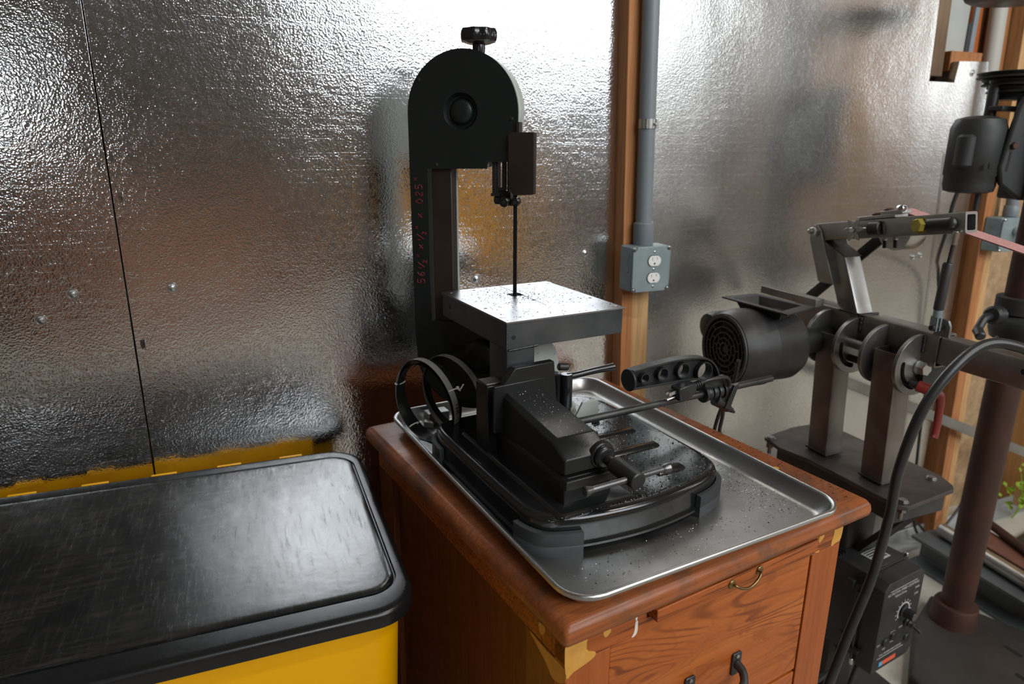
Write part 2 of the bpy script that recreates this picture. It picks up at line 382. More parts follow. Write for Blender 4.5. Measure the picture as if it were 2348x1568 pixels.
def tag(o, label, cat, group=None, kind=None):
    o['label'] = label; o['category'] = cat
    if group: o['group'] = group
    if kind: o['kind'] = kind
    return o
def struct(o): o['kind'] = 'structure'; return o
def text(name, s, size, mt, mat, parent, depth=.0003, align='CENTER'):
    c = bpy.data.curves.new(name, 'FONT'); c.body = s; c.size = size; c.extrude = depth; c.align_x = align; c.align_y = 'CENTER'; c.resolution_u = 2
    o = bpy.data.objects.new('t', c); sc.collection.objects.link(o)
    bpy.context.view_layer.update()
    me = bpy.data.meshes.new_from_object(o.evaluated_get(bpy.context.evaluated_depsgraph_get())); bpy.data.objects.remove(o)
    me.name = name; me.transform(mt); me.materials.clear(); me.materials.append(mat)
    q = bpy.data.objects.new(name, me); sc.collection.objects.link(q); q.parent = parent; return q
def share(name, src, parent, loc=(0, 0, 0), rot=(0, 0, 0)):
    o = bpy.data.objects.new(name, src.data); sc.collection.objects.link(o); o.parent = parent; o.location = loc; o.rotation_euler = rot
    for md in src.modifiers:
        b = o.modifiers.new('bevel', 'BEVEL'); b.width = md.width; b.segments = md.segments; b.limit_method = 'ANGLE'; b.angle_limit = md.angle_limit
    return o

#==================================================================== SETTING
FY = 1.41                         # foil face of the back wall
ZF, ZC = -1.31, 3.55
o = struct(part('floor', G().box(-3, 8, -3.6, 1.52, ZF-.05, ZF), M['concrete'], smooth=0))
o = struct(part('ceiling', G().box(-3, 8, -3.6, 1.52, ZC, ZC+.05), M['ceiling'], smooth=0))
o = struct(part('wall_left', G().box(-3.05, -3, -3.6, 1.52, ZF, ZC), M['ply'], smooth=0))
# wall behind the camera, with the high window band and the small side window left open
g = G()
def yb(x0, x1, z0, z1): g.box(x0, x1, -3.55, -3.50, z0, z1)
yb(-3, -1.85, ZF, ZC); yb(-1.85, -1.35, ZF, .10); yb(-1.85, -1.35, .55, ZC); yb(-1.35, .1, ZF, ZC)
yb(.1, 1.0, ZF, 1.9); yb(.1, 4.4, 3.4, ZC); yb(.90, 1.0, 1.9, 3.4); yb(1.0, 4.4, ZF, .80); yb(4.4, 6.3, ZF, ZC)
struct(part('wall_front', g, M['wall_grey'], smooth=0))
struct(part('trim_1', G().box(6.3, 8, -3.55, -3.50, ZF, ZC), M['stud2'], smooth=0))
g = G(); g.box(8, 8.05, -3.6, -2.9, ZF, ZC).box(8, 8.05, -.9, 1.52, ZF, ZC).box(8, 8.05, -2.9, -.9, ZF, .25).box(8, 8.05, -2.9, -.9, 1.95, ZC)
struct(part('wall_right', g, M['ply'], smooth=0))
def window(n, loc, w_, h_, mul, rz=0):
    wn = bpy.data.objects.new('window_%d' % n, None); sc.collection.objects.link(wn); struct(wn); wn.location = loc; wn.rotation_euler = (0, 0, rz)
    g = G()
    for z in (0, h_): g.box(-w_/2, w_/2, -.03, .04, z-.02, z+.02)
    for x in (-w_/2, w_/2): g.box(x-.02, x+.02, -.03, .04, 0, h_)
    part('window_frame', g, M['pipe_white'], wn, .004)
    for x in mul: part('mullion', G().box(x-.02, x+.02, -.02, .03, .02, h_-.02), M['pipe_white'], wn, .003)
window(1, (2.70, -3.5, .8), 3.4, 2.6, (-.85, 0, .85)); window(2, (-1.6, -3.5, .10), .5, .45, ())
window(3, (.5, -3.5, 1.9), .8, 1.5, ()); window(4, (8.0, -1.9, .25), 2.0, 1.7, (0,), PI/2)

# back wall: sheathing, studs, foil faced insulation boards
wb = struct(part('wall_back', G().box(-3, 8, 1.50, 1.52, ZF, ZC), M['sheath'], smooth=0))
def foilpanel(x0, x1, mat):
    g = G(); g.box(x0, x1, FY, FY+.022, ZF, 1.6); return part('foil_panel', g, mat, wb, .0008, seg=1)
foilpanel(-1.5, -.1855, M['foil']); foilpanel(-.1835, .855, M['foil'])
poly = [(.89, ZF), (2.095, ZF), (2.085, -.4), (2.065, .11), (2.045, .232), (1.925, .228), (1.918, .172), (1.818, .172), (1.80, .5), (1.78, 1.6), (.86, 1.6)]
part('foil_panel', G().prism(poly, 0, .022, FXZ(FY+.022)), M['foil_dull'], wb)
# taped seam between the right hand foil strips
g = G(); g.loops([[(1.925, FY-.0006, -.02), (1.935, FY-.0006, -.02), (1.935, FY, -.02), (1.925, FY, -.02)], [(1.965, FY-.0006, -.56), (1.975, FY-.0006, -.56), (1.975, FY, -.56), (1.965, FY, -.56)]])
part('tape_strip', g, M['zinc'], wb)
# the foil washers that hold the boards
cap = G().lathe([(.0105, 0), (.0100, .0012), (.0080, .0012), (.0070, .0004), (.0050, .0008), (.0045, .0034), (.0018, .0042), (.0006, .0044)], (0, 0, 0), (0, -1, 0), 16)
first = None
for (x, z) in ((-.270, -.262), (-.109, -.262), (.497, -.287), (.767, -.244), (1.901, -.311), (1.87, -.315), (1.986, .200), (-.325, -.305)):
    if first is None: first = part('washer', cap, M['zinc'], wb); first.location = (x, FY, z)
    else: share('washer', first, wb, (x, FY, z))
# torn foil tufts along the seam and a stuck staple
for (x, z, s) in ((-.176, -.09, 1.0), (-.176, -.362, 1.1), (-.180, -.02, .8)):
    g = G()
    for k in range(5):
        a = R(200+k*35); L = .010*s
        g.add([(x, FY, z+.002*k-.004), (x+.004+L*.5, FY-.004-.002*(k % 2), z+.004*k-.010), (x+.003, FY-.001, z+.004*k-.014), (x+L*.8, FY-.001, z+.002-.005*k)], [(0, 1, 2), (1, 3, 2)])
    part('foil_tear', g, M['zinc'], wb, smooth=0)
part('nail', G().rod((-.306, FY-.002, -.350), (-.298, FY-.004, -.334), .0008), M['zinc'], wb)

def stud(name, x0, x1, mat, y0=1.37, lean=-.030, z0=ZF, z1=1.9):
    g = G(); z = z0; 
    a, b = x0+lean*(z0+.08), x0+lean*(z1+.08); c, d = x1-x0, x1-x0
    g.hexa([(a, y0, z0), (a+c, y0, z0), (a+c, 1.50, z0), (a, 1.50, z0), (b, y0, z1), (b+d, y0, z1), (b+d, 1.50, z1), (b, 1.50, z1)])
    return part(name, g, mat, wb, .0015)
stud('stud', .842, .872, M['stud'])
stud('stud', .874, .921, M['stud2'], 1.376)
stud('stud', 2.088, 2.126, M['stud'], 1.37, -.05, ZF, .02)
stud('stud', 2.128, 2.160, M['stud2'], 1.375, -.05, ZF, .02)
stud('stud', 1.862, 1.918, M['ply'], 1.440, -.05, .19, 1.9)
stud('stud', 2.045, 2.085, M['fir_v'], 1.465, -.05, .12, 1.9)
stud('stud', 2.150, 2.20, M['stud'], 1.46, -.05, .03, 1.9)
stud('stud', 2.205, 2.24, M['stud2'], 1.42, -.05, .03, 1.9)
stud('stud', 2.62, 2.70, M['stud2'])
part('blocking', G().box(1.92, 2.05, 1.435, 1.50, .205, .258), M['stud'], wb, .002)
part('wall_board', G().box(1.935, 2.022, 1.475, 1.499, .258, 1.9), M['gyp'], wb, .001)
part('wall_board', G().box(1.955, 2.03, 1.44, 1.499, .12, .215), M['gyp'], wb, .001)
part('board_edge', G().box(2.024, 2.043, 1.46, 1.499, .258, 1.9), M['conduit'], wb, .001)

# sill rail, a galvanised angle lying at the foot of the wall
ang = thing('steel_angle', 'long pale galvanised strip lying on the floor along the foot of the foil wall', 'rail', (2.0, 1.36, ZF))
g = G(); g.loops([[(-.25, -.02, .001), (-.25, .035, .001), (-.25, .035, .042), (-.25, .031, .042), (-.25, .031, .005), (-.25, -.02, .005)],
                  [(1.5, .04, .001), (1.5, .095, .001), (1.5, .095, .042), (1.5, .091, .042), (1.5, .091, .005), (1.5, .04, .005)]])
part('angle_bar', g, M['angle'], ang)

#==================================================================== ELECTRICS ON THE STUD
t = thing('electrical_conduit', 'tall grey plastic conduit running up the wooden stud above the outlet box', 'pipe', (.885, 1.351, -.222))
part('tube', G().cyl((.002, 0, .02), (-.045, 0, 1.75), .0185, n=24), M['conduit'], t)
part('collar', G().lathe([(.022, 0), (.0235, .003), (.0235, .050), (.0215, .052)], (.003, 0, 0), (-.03, 0, 1), 24), M['conduit'], t, .0005)
g = G()
g.loops([[Vector((-.005, 0, .257+dz)) + Vector((.0198*math.cos(R(a)), -.0198*math.sin(R(a)), 0))*s for a in range(-10, 191, 20)] for dz, s in ((0, 1.0), (0, 1.06), (.020, 1.06), (.020, 1.0))], False, False, closed=False)
g.box(.015, .034, .012, .014, .257, .277)
cl = part('strap', g, M['zinc'], t); md = cl.modifiers.new('s', 'SOLIDIFY'); md.thickness = .0012
part('strap_screw', G().lathe([(.0045, 0), (.0045, .002), (.003, .0034)], (.004, -.0205, .267), (0, -1, 0), 12), M['zinc'], t)

def outlet_box(name, label, loc, wd, ht, dp, rec=True):
    t = thing(name, label, 'outlet box', loc)
    b = part('box_body', G().box(0, wd, .004, dp, 0, ht), M['galv'], t, .004)
    for k in range(3):
        part('knockout', G().lathe([(.0115, 0), (.0115, .0008), (.010, .0010)], (0, dp*.5, ht*(.22+.28*k)), (-1, 0, 0), 20), M['galv'], b)
    c = rrect(-.001, wd+.001, -.001, ht+.001, .004)
    n = .010
    c = [(n, 0), (wd-n, 0), (wd-n, n*.6), (wd-n*.6, n), (wd, n), (wd, ht-n), (wd-n*.6, ht-n), (wd-n, ht-n*.6), (wd-n, ht), (n, ht), (n, ht-n*.6), (n*.6, ht-n), (0, ht-n), (0, n), (n*.6, n), (n, n*.6)]
    cx, cz = wd*.56, ht*.5
    holes = [[(cx+.0175*math.cos(R(a)), zz+.0145*max(-.83, min(.83, math.sin(R(a))))) for a in range(0, 360, 15)] for zz in (cz+.0195, cz-.0195)] if rec else []
    cov = part('cover_plate', G().holed(c, holes, 0, .0055, FXZ(.0045)), M['galv'], t, .0012)
    if rec:
        for zz in (cz+.0195, cz-.0195):
            outl = [(cx+.0168*math.cos(R(a)), zz+.0138*max(-.85, min(.85, math.sin(R(a))))) for a in range(0, 360, 15)]
            slots = [[(cx-.0070, zz+.001), (cx-.0056, zz+.001), (cx-.0056, zz+.0085), (cx-.0070, zz+.0085)], [(cx+.0056, zz+.002), (cx+.0070, zz+.002), (cx+.0070, zz+.0085), (cx+.0056, zz+.0085)], circ(cx, zz-.0065, .0024, 10)]
            rc = part('receptacle', G().holed(outl, slots, 0, .003, FXZ(-.001)), M['white'], t, .0004)
            part('socket_back', G().box(cx-.014, cx+.014, .0012, .003, zz-.011, zz+.011), M['dark'], rc)
        for zz in (cz, cz+.040, cz-.040): part('screw', G().lathe([(.0028, 0), (.0026, .0012), (.001, .0018)], (cx, -.001, zz), (0, -1, 0), 12), M['zinc'], t)
    else:
        part('toggle_guard', G().rod((cx, -.001, cz+.01), (cx, -.03, cz+.01), .013), M['steel_bright'], t)
    for (x, z) in ((.004, .005), (wd-.004, .005), (wd-.004, ht-.005), (.004, ht-.005)):
        part('corner_screw', G().lathe([(.0045, 0), (.0045, .0025), (.0025, .0042)], (x, -.0005, z), (0, -1, 0), 12), M['zinc'], t)
    return t
outlet_box('outlet_box', 'square grey steel box with two white sockets on the wooden stud', (.839, 1.313, -.326), .100, .104, .056)
t2 = outlet_box('junction_box', 'grey steel box with a dark plug on the far right studs', (2.10, 1.315, -.300), .105, .100, .055, False)
part('plug', G().rod((.060, -.03, .060), (.060, -.075, .060), .012), M['plastic'], t2)
t = thing('grey_conduit', 'grey conduit rising from the far right junction box behind the drill press', 'pipe', (2.155, 1.335, -.198))
part('tube', G().cyl((0, 0, 0), (-.04, .01, .9), .016, n=18), M['conduit'], t)
part('collar', G().lathe([(.020, 0), (.0205, .002), (.0205, .03), (.019, .032)], (0, 0, .0), (0, 0, 1), 18), M['conduit'], t)
t = thing('white_pipe', 'thick off-white pipe hanging down the wall beside the drill press pulleys', 'pipe', (2.125, 1.450, .02))
part('tube', G().cyl((0, 0, 0), (-.085, -.0, 1.5), .0225, n=24), M['pipe_white'], t)
part('coupling', G().lathe([(.0235, 0), (.025, .002), (.025, .06), (.0235, .062)], (0, 0, -.03), (-.03, 0, 1), 24), M['pipe_white'], t)

#==================================================================== CABINET
CZ = -.530
cab = thing('wooden_cabinet', 'orange-stained fir drawer cabinet carrying the sheet pan and saw', 'cabinet', (.308, .580, ZF), R(8.5))
H = CZ-ZF                                                    # 0.78 tall
# top with rounded (bullnose) edge
tw, td = .590, .682
def toploop(ins, z): return [(x, y, z) for x, y in rrect(ins, tw-ins, ins, td-ins, .006, 3)]
part('top_board', G().loops([toploop(.006, H-.030), toploop(.001, H-.026), toploop(0, H-.018), toploop(.0015, H-.009), toploop(.006, H-.003), toploop(.012, H)]), M['fir_top'], cab, smooth=60, label='worn stained top board with rounded edge')
bx0, bx1, by0, by1 = .017, .548, .020, .655
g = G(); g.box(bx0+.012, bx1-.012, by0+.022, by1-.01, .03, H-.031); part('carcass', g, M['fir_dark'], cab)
dz = [(H-.075, H-.286), (H-.292, H-.515), (H-.521, H-.735)]    # drawers, measured from the top
part('front_stile', G().box(bx0, bx0+.068, by0, by0+.024, .0, H-.074), M['fir_v'], cab, .001)
part('front_stile', G().box(bx1-.068, bx1, by0, by0+.024, .0, H-.074), M['fir_v'], cab, .001)
# top rail, cut around the pull-out board
g = G(); g.box(bx0, .143, by0, by0+.024, H-.0735, H-.0302); g.box(.469, bx1, by0, by0+.024, H-.0735, H-.0302); g.box(.143, .469, by0, by0+.024, H-.0735, H-.054)
part('top_rail', g, M['fir'], cab)
g = G(); g.box(.146, .466, by0-.016, by0+.30, H-.0515, H-.0335)
bd = part('pull_out_board', g, M['fir'], cab, .0012)
g = G(); g.tube([(.281, by0-.019, H-.043), (.283, by0-.023, H-.044), (.292, by0-.0255, H-.049), (.306, by0-.0265, H-.0515), (.320, by0-.0255, H-.0475), (.3285, by0-.024, H-.041), (.334, by0-.019, H-.040)], .0020, 10)
hd = part('brass_pull', g, M['brass'], bd, label='small tarnished brass pull')
for x, z in ((.280, H-.043), (.335, H-.040)):
    part('rosette', G().lathe([(.0065, 0), (.0065, .0015), (.0045, .003), (.001, .0032)], (x, by0-.016, z), (0, -1, 0), 16), M['brass'], hd)
part('bottom_rail', G().box(bx0+.068, bx1-.068, by0, by0+.024, .0, .045), M['fir'], cab, .001)
for i, (z1, z0) in enumerate(dz):
    dr = part('drawer', G().box(bx0+.0695, bx1-.0695, by0+.002, by0+.022, z0, z1), M['fir_face'], cab, .0014)
    zc = z1-.132
    for sx in (-1, 1):
        cx = .282+sx*.0475
        ft = rrect(cx-.0095, cx+.0095, zc-.019, zc+.019, .003, 3)
        hp = part('handle_foot', G().prism(ft, 0, .0035, FXZ(by0+.002)), M['steel_dark'], dr, .0008)
        part('screw', G().lathe([(.0035, 0), (.0035, .001), (.0015, .002)], (cx, by0-.0015, zc+.013), (0, -1, 0), 10), M['zinc'], hp)
    g = G(); g.tube([(.2345, by0-.001, zc), (.236, by0-.014, zc-.004), (.246, by0-.026, zc-.010), (.264, by0-.030, zc-.012), (.300, by0-.030, zc-.012), (.318, by0-.026, zc-.010), (.328, by0-.014, zc-.004), (.3295, by0-.001, zc)], lambda q: .0052+.0016*abs(2*q-1), 12)
    part('handle', g, M['steel_dark'], dr, label='dark cast iron drawer handle')
# left and right side framing with recessed panels
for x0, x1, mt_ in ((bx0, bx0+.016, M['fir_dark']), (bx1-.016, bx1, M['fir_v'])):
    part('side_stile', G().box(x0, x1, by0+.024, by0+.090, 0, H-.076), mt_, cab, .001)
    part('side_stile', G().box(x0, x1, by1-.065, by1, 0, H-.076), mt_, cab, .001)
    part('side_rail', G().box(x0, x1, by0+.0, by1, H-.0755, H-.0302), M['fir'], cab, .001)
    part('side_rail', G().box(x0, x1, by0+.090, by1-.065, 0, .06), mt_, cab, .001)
# splashes of yellow paint and a white drip on the front
def patch(pts, mat, y=by0, name='paint_patch'): part(name, G().prism(spl2(pts, 3), 0, .0006, FXZ(y+.0001)), mat, cab, smooth=0)
patch([(bx0, H-.032), (bx0+.030, H-.032), (bx0+.030, H-.060), (bx0+.044, H-.070), (bx0+.040, H-.078), (bx0+.012, H-.085), (bx0, H-.088)], M['putty'])
patch([(bx1-.022, H-.032), (bx1, H-.032), (bx1, H-.066), (bx1-.012, H-.071), (bx1-.024, H-.072), (bx1-.020, H-.050)], M['putty'])
patch([(bx1-.055, H-.044), (bx1-.046, H-.042), (bx1-.046, H-.050), (bx1-.054, H-.057), (bx1-.058, H-.052)], M['putty'])
patch([(bx1-.064, H-.071), (bx1-.052, H-.071), (bx1-.056, H-.0735)], M['putty'])
patch([(.072, H-.046), (.082, H-.043), (.084, H-.050), (.076, H-.055)], M['putty'])
patch([(.122, H-.036), (.126, H-.036), (.127, H-.048), (.124, H-.049)], M['white_scuff'])
patch([(.124, H-.052), (.128, H-.052), (.128, H-.068), (.124, H-.073), (.119, H-.073), (.123, H-.066)], M['white_scuff'])
def patchs(pts, mat): 
    mt_ = frame((bx0+.0001, 0, 0), (0, -1, 0), (0, 0, 1), (-1, 0, 0)); part('paint_patch', G().prism(spl2(pts, 3), 0, .0006, mt_), mat, cab, smooth=0)
patchs([(-.100, H-.077), (-.060, H-.079), (-.022, H-.078), (-.022, H-.098), (-.045, H-.110), (-.062, H-.098), (-.085, H-.086)], M['putty'])
patchs([(-.080, H-.050), (-.066, H-.048), (-.068, H-.060), (-.076, H-.064)], M['putty'])
g = G()
for (x, y, r) in ((.545, .150, .0065), (.548, .33, .004), (.545, .45, .008), (.549, .40, .003)):
    g.prism(spl2([(x+r*(.8+.3*random.random())*math.cos(a*PI/3), y+r*(.8+.3*random.random())*math.sin(a*PI/3)) for a in range(6)], 3), H, H+.0004)
part('paint_spot', g, M['putty'], cab, smooth=0)

#==================================================================== SHEET PAN
TZ = -.525
pan = thing('sheet_pan', 'large aluminium baking sheet with a rolled rim under the saw', 'tray', (.308, .580, TZ), R(6))
def pl(ins, z, r=.045):
    rr = max(r-ins, .006)
    q = rrect(ins, .479-ins, ins, .660-ins, rr, 8)
    return [(x + .011, y, z) for x, y in q]
g = G(); g.loops([pl(.026, -.0042), pl(.012, .008), pl(.004, .017), pl(0.0005, .018), pl(0, .021), pl(.002, .0235), pl(.005, .0238), pl(.0075, .0215), pl(.0085, .017), pl(.020, .003), pl(.025, .0004), pl(.030, 0)], True, True)
pb = part('pan_body', g, M['alu'], pan, smooth=50)
g = G(); P = pl(.0032, .0212); g.tube([Vector(p) for p in P], .0033, 10, closed=True, smooth=False); part('rolled_rim', g, M['alu_rim'], pan, label='bright rolled rim')

#==================================================================== METAL BANDSAW
saw = thing('metal_bandsaw', 'black upright metal-cutting bandsaw with square steel table, standing in the sheet pan', 'bandsaw', (.308, .580, TZ), R(6))
base_out = spl2([(.036,.20),(.0385,.165),(.052,.136),(.080,.121),(.12,.111),(.17,.105),(.21,.104),(.26,.108),(.31,.117),(.345,.128),(.368,.147),(.379,.18),(.381,.22),(.381,.30),(.379,.40),(.375,.45),(.36,.485),(.33,.503),(.28,.506),(.2,.506),(.12,.506),(.07,.503),(.045,.487),(.036,.455),(.035,.4),(.035,.3)], 4)
def bl(ins, z): return [(x, y, z) for x, y in inset(base_out, ins)]
g = G(); g.loops([bl(.004, .010), bl(-.004, .010), bl(-.004, .0135), bl(.0005, .016), bl(0, .022), bl(.001, .040), bl(.0005, .0465), bl(.003, .052), bl(.008, .0548), bl(.013, .0552), bl(.018, .0545)])
part('base', g, M['cast_base'], saw, smooth=45)
# raised pads pressed into the base top
for (x0, x1, y0, y1) in ((.235, .338, .300, .322), (.235, .336, .236, .258), (.262, .318, .156, .178)):
    q = rrect(x0, x1, y0, y1, .006, 4)
    part('raised_pad', G().loops([[(x, y, .053) for x, y in q], [(x, y, .0570) for x, y in inset(q, .003)], [(x, y, .0590) for x, y in inset(q, .0065)]]), M['cast_base'], saw, smooth=60)
q = rrect(.066, .195, .118, .44, .012, 4)
part('raised_pad', G().loops([[(x, y, .053) for x, y in q], [(x, y, .0570) for x, y in inset(q, .003)], [(x, y, .0585) for x, y in inset(q, .007)]]), M['cast_base'], saw, smooth=60)
part('bolt_hole', G().lathe([(.0065, 0), (.0065, .0009), (.0045, .0009), (.0040, .0004)], (.205, .122, .0546), (0, 0, 1), 16), M['dark'], saw)
# rubber corner feet that wrap the base corners
def foot(idx, lab=None):
    seg_ = [Vector((*inset(base_out, -.0085)[i % len(base_out)], 0)) for i in idx]; segi = [Vector((*inset(base_out, -.0005)[i % len(base_out)], 0)) for i in idx]; low = [Vector((*inset(base_out, .020)[i % len(base_out)], 0)) for i in idx]
    def ring(a, b, z0, z1, e=0): return None
    ls = []
    for a, b, c in zip(seg_, segi, low):
        oo = (a-b).normalized()
        ls.append([c+Vector((0, 0, 0)), a+Vector((0, 0, 0)), a+Vector((0, 0, .0145)), a-oo*.0008+Vector((0, 0, .0155)), a+Vector((0, 0, .0165)), a+Vector((0, 0, .0335)), a-oo*.0015+Vector((0, 0, .0345)), b+Vector((0, 0, .0345)), b+Vector((0, 0, .0135)), c+Vector((0, 0, .0098))])
    g = G().loops(ls); return part('rubber_foot', g, M['rubber'], saw, smooth=50, label='dark grey rubber corner foot')
N = len(base_out)
def near(x, y): return min(range(N), key=lambda i: (base_out[i][0]-x)**2+(base_out[i][1]-y)**2)
a, b = near(.036, .180), near(.094, .116); foot(range(a, (b if b > a else b+N)+1))
a, b = near(.296, .113), near(.381, .205); foot(range(a, b+1))
a, b = near(.375, .44), near(.32, .504); foot(range(a, b+1))
a, b = near(.075, .504), near(.036, .43); foot(range(a, b+1))

# vise: lower slide block, raised bed, moving jaw cover with faceted nose
g = G(); xs = (.087, .166)
prof = [(.088, .055), (.1665, .055), (.1665, .088), (.160, .096), (.094, .096), (.088, .088)]
g.loops([[(x, y, z) for x, z in prof] for y in (.146,)] + [[(x, y, z) for x, z in prof] for y in (.395,)])
part('vise_bed', g, M['cast'], saw, .002)
part('vise_bed_lip', G().hexa([(.084, .135, .083), (.168, .135, .083), (.168, .152, .083), (.084, .152, .083), (.088, .139, .095), (.164, .139, .095), (.164, .152, .095), (.088, .152, .095)]), M['cast'], saw, .0015)
# moving jaw cover: long box, top slopes slightly, front nose chamfered
def yzx(poly, x0, x1): 
    return G().prism(poly, 0, x1-x0, FYZ(x0))
g = G()
def sec(y, zt, xl, xr, ch): return [(xl, y, .100), (xr, y, .100), (xr, y, zt-ch*1.6), (xr-ch, y, zt), (xl+ch*.35, y, zt), (xl, y, zt-ch*.35)]
g.loops([sec(.147, .1215, .090, .172, .010), sec(.170, .1450, .084, .172, .020), sec(.318, .1640, .084, .168, .020)])
part('moving_jaw_cover', g, M['cast'], saw, .0014)
g = G(); g.lathe([(.0150, 0), (.0165, .002), (.0165, .010), (.0140, .013), (.0125, .014)], (.150, .150, .117), (0, -1, 0), 24)
g.lathe([(.021, 0), (.019, .006), (.0165, .0075)], (.150, .152, .117), (0, -1, 0), 24)
part('screw_boss', g, M['cast'], saw, .0008)
g = G(); g.cyl((.150, .150, .117), (.152, .110, .113), .0078, n=20); g.rod((.152, .122, .1145), (.1545, .073, .1095), .0125, .0014, 26)
part('vise_screw', g, M['steel_dark'], saw, label='dark round vise screw barrel')
g = G(); g.cyl((.086, .084, .110), (.207, .084, .1115), .0042, n=16)
for x0, x1, z in ((.078, .090, .110), (.203, .218, .1115)): g.lathe([(.0046, 0), (.0062, .003), (.0072, .010), (.0060, .012)] if x0 > .1 else [(.0060, 0), (.0070, .002), (.0045, .012)], (x0, .084, z), (1, 0, 0), 18)
part('vise_handle', g, M['bar_grey'], saw, label='grey sliding bar through the vise screw')
# moving jaw plate (stepped casting) and back jaw
jaw = [(.090, .100), (.182, .100), (.182, .134), (.176, .2005), (.106, .199), (.088, .178), (.086, .165)]
part('moving_jaw', G().prism(jaw, 0, .014, FXZ(.330)), M['cast'], saw, .0016)
jaw2 = [(.069, .100), (.163, .100), (.163, .136), (.159, .178), (.069, .176)]
part('moving_jaw_rib', G().prism(jaw2, 0, .006, FXZ(.319)), M['cast'], saw, .0014)
part('jaw_side_plate', G().box(.070, .088, .340, .380, .056, .168), M['cast'], saw, .002)
part('jaw_edge', G().box(.0705, .0985, .342, .372, .1682, .171), M['steel_brown'], saw, .0006)
part('fixed_jaw', G().box(.100, .235, .384, .402, .056, .150), M['cast'], saw, .0016)
# grey swivel casting behind the vise, clamp lever
g = G(); q = spl2([(.170, .395), (.20, .372), (.255, .372), (.292, .400), (.300, .445), (.270, .480), (.20, .485), (.165, .450)], 4)
g.prism(q, .0552, .066); g.prism(inset(q, .014), .066, .078)
part('swivel_base', g, M['saw_grey'], saw, .0015, label='light grey swivel casting under the lever')
g = G(); g.prism([(.160, .100), (.205, .066), (.282, .066), (.262, .100), (.242, .130), (.240, .165), (.234, .190), (.222, .207), (.200, .222), (.145, .238), (.145, .120)], 0, .030, FXZ(.432))
part('pivot_bracket', g, M['saw_grey'], saw, .003, label='light grey painted pivot casting below the table')
part('guide_fin', G().hexa([(.236, .352, .066), (.292, .352, .066), (.292, .357, .066), (.236, .357, .066), (.258, .352, .104), (.290, .352, .104), (.290, .357, .104), (.258, .357, .104)]), M['saw_grey'], saw, .0008)
g = G(); g.rod((.228, .360, .098), (.228, .360, .158), .0105, .0015, 20); g.hexhead((.228, .360, .080), (.228, .360, .100), .0095)
lv = part('clamp_lever', g, M['knob'], saw)
part('lever_arm', G().tube([(.230, .360, .153), (.250, .359, .1535), (.285, .358, .156), (.322, .357, .157)], lambda q: .0062-.0010*math.sin(q*PI)+.0008*q, 12), M['knob'], lv)
part('lever_washer', G().lathe([(.017, 0), (.017, .0015), (.014, .002)], (.228, .360, .078), (0, 0, 1), 20), M['zinc'], lv)
part('lock_knob', G().rod((.206, .352, .176), (.224, .350, .174), .0062), M['plastic'], saw)
# bolts and dirt on the base
for x, y in ((.268, .40), (.30, .372)): part('bolt', G().hexhead((x, y, .0555), (x, y, .0625), .0075), M['steel_dark'], saw)
# work-stop rod with clamp and lifting grip
part('stop_rod', G().rod((.195, .285, .105), (.637, .285, .1075), .0062, .0015, 18), M['steel_dark'], saw, label='long dark steel rod reaching over the cabinet edge')
g = G()
for x in (.470, .4825, .495): g.lathe([(.0125, 0), (.0135, .002), (.0135, .008), (.0125, .010)], (x, .285, .106), (1, 0, 0), 20)
g.lathe([(.0155, 0), (.0155, .005)], (.463, .285, .106), (1, 0, 0), 20); g.lathe([(.0150, 0), (.0150, .004)], (.507, .285, .106), (1, 0, 0), 20)
g.box(.464, .512, .280, .290, .110, .134)
cl = part('rod_clamp', g, M['plastic'], saw, .0006)
g = G(); g.lathe([(.0110, 0), (.0095, .012), (.0085, .032), (.0065, .036)], (.492, .281, .092), (.80, -.20, -.56), 18); g.hexhead((.520, .274, .0725), (.527, .272, .0675), .0052); g.rod((.524, .273, .070), (.532, .271, .064), .0028)
part('clamp_screw', g, M['plastic'], cl)
part('clamp_tab', G().hexa([(.502, .266, .078), (.515, .266, .074), (.515, .272, .074), (.502, .272, .078), (.521, .266, .118), (.533, .266, .121), (.533, .272, .121), (.521, .272, .118)]), M['plastic'], cl, .001)
# the lifting grip: web with ring holes, thick rim and an end disc
topc = [(.304, .1735), (.34, .1765), (.39, .1790), (.43, .1775), (.461, .1725), (.480, .161), (.492, .144), (.496, .128)]
botc = [(.484, .122), (.470, .128), (.452, .137), (.42, .1405), (.38, .1415), (.34, .1425), (.304, .1435)]
def c3(pts, k=6): return [(p.x, p.y) for p in spline([Vector((x, y, 0)) for x, y in pts], False, k)]
outl = c3(botc)[::-1]; outl = outl + c3(topc)[::-1]
outl = outl[::-1]
ctrs = ((.330, .1575, .0085), (.3675, .1590, .0108), (.412, .1585, .0130), (.461, .1490, .0170))
part('grip_web', G().holed(outl, [circ(x, z, r, 20) for x, z, r in ctrs], 0, .003, FXZ(.293)), M['plastic'], saw, smooth=30)
g = G()
for pts in (c3(topc), c3(botc)):
    ls = []
    for i, (x, z) in enumerate(pts):
        a_ = Vector(pts[max(i-1, 0)]); b_ = Vector(pts[min(i+1, len(pts)-1)]); t_ = (b_-a_).normalized(); n_ = Vector((-t_.y, t_.x))*.0017
        ls.append([(x+n_.x, .279, z+n_.y), (x+n_.x, .297, z+n_.y), (x-n_.x, .297, z-n_.y), (x-n_.x, .279, z-n_.y)])
    g.loops(ls)
gr = part('grip_rim', g, M['plastic'], saw, .0006)
g = G()
for x, z, r in ctrs:
    mt_ = FXZ(.296)
    g.loops([[(mt_ @ Vector((px, pz, d))) for px, pz in circ(x, z, rr, 24)] for rr, d in ((r-.0010, 0), (r+.0006, 0), (r+.0006, .016), (r-.0010, .016), (r-.0010, 0))], False, False)
part('grip_rings', g, M['plastic'], gr)
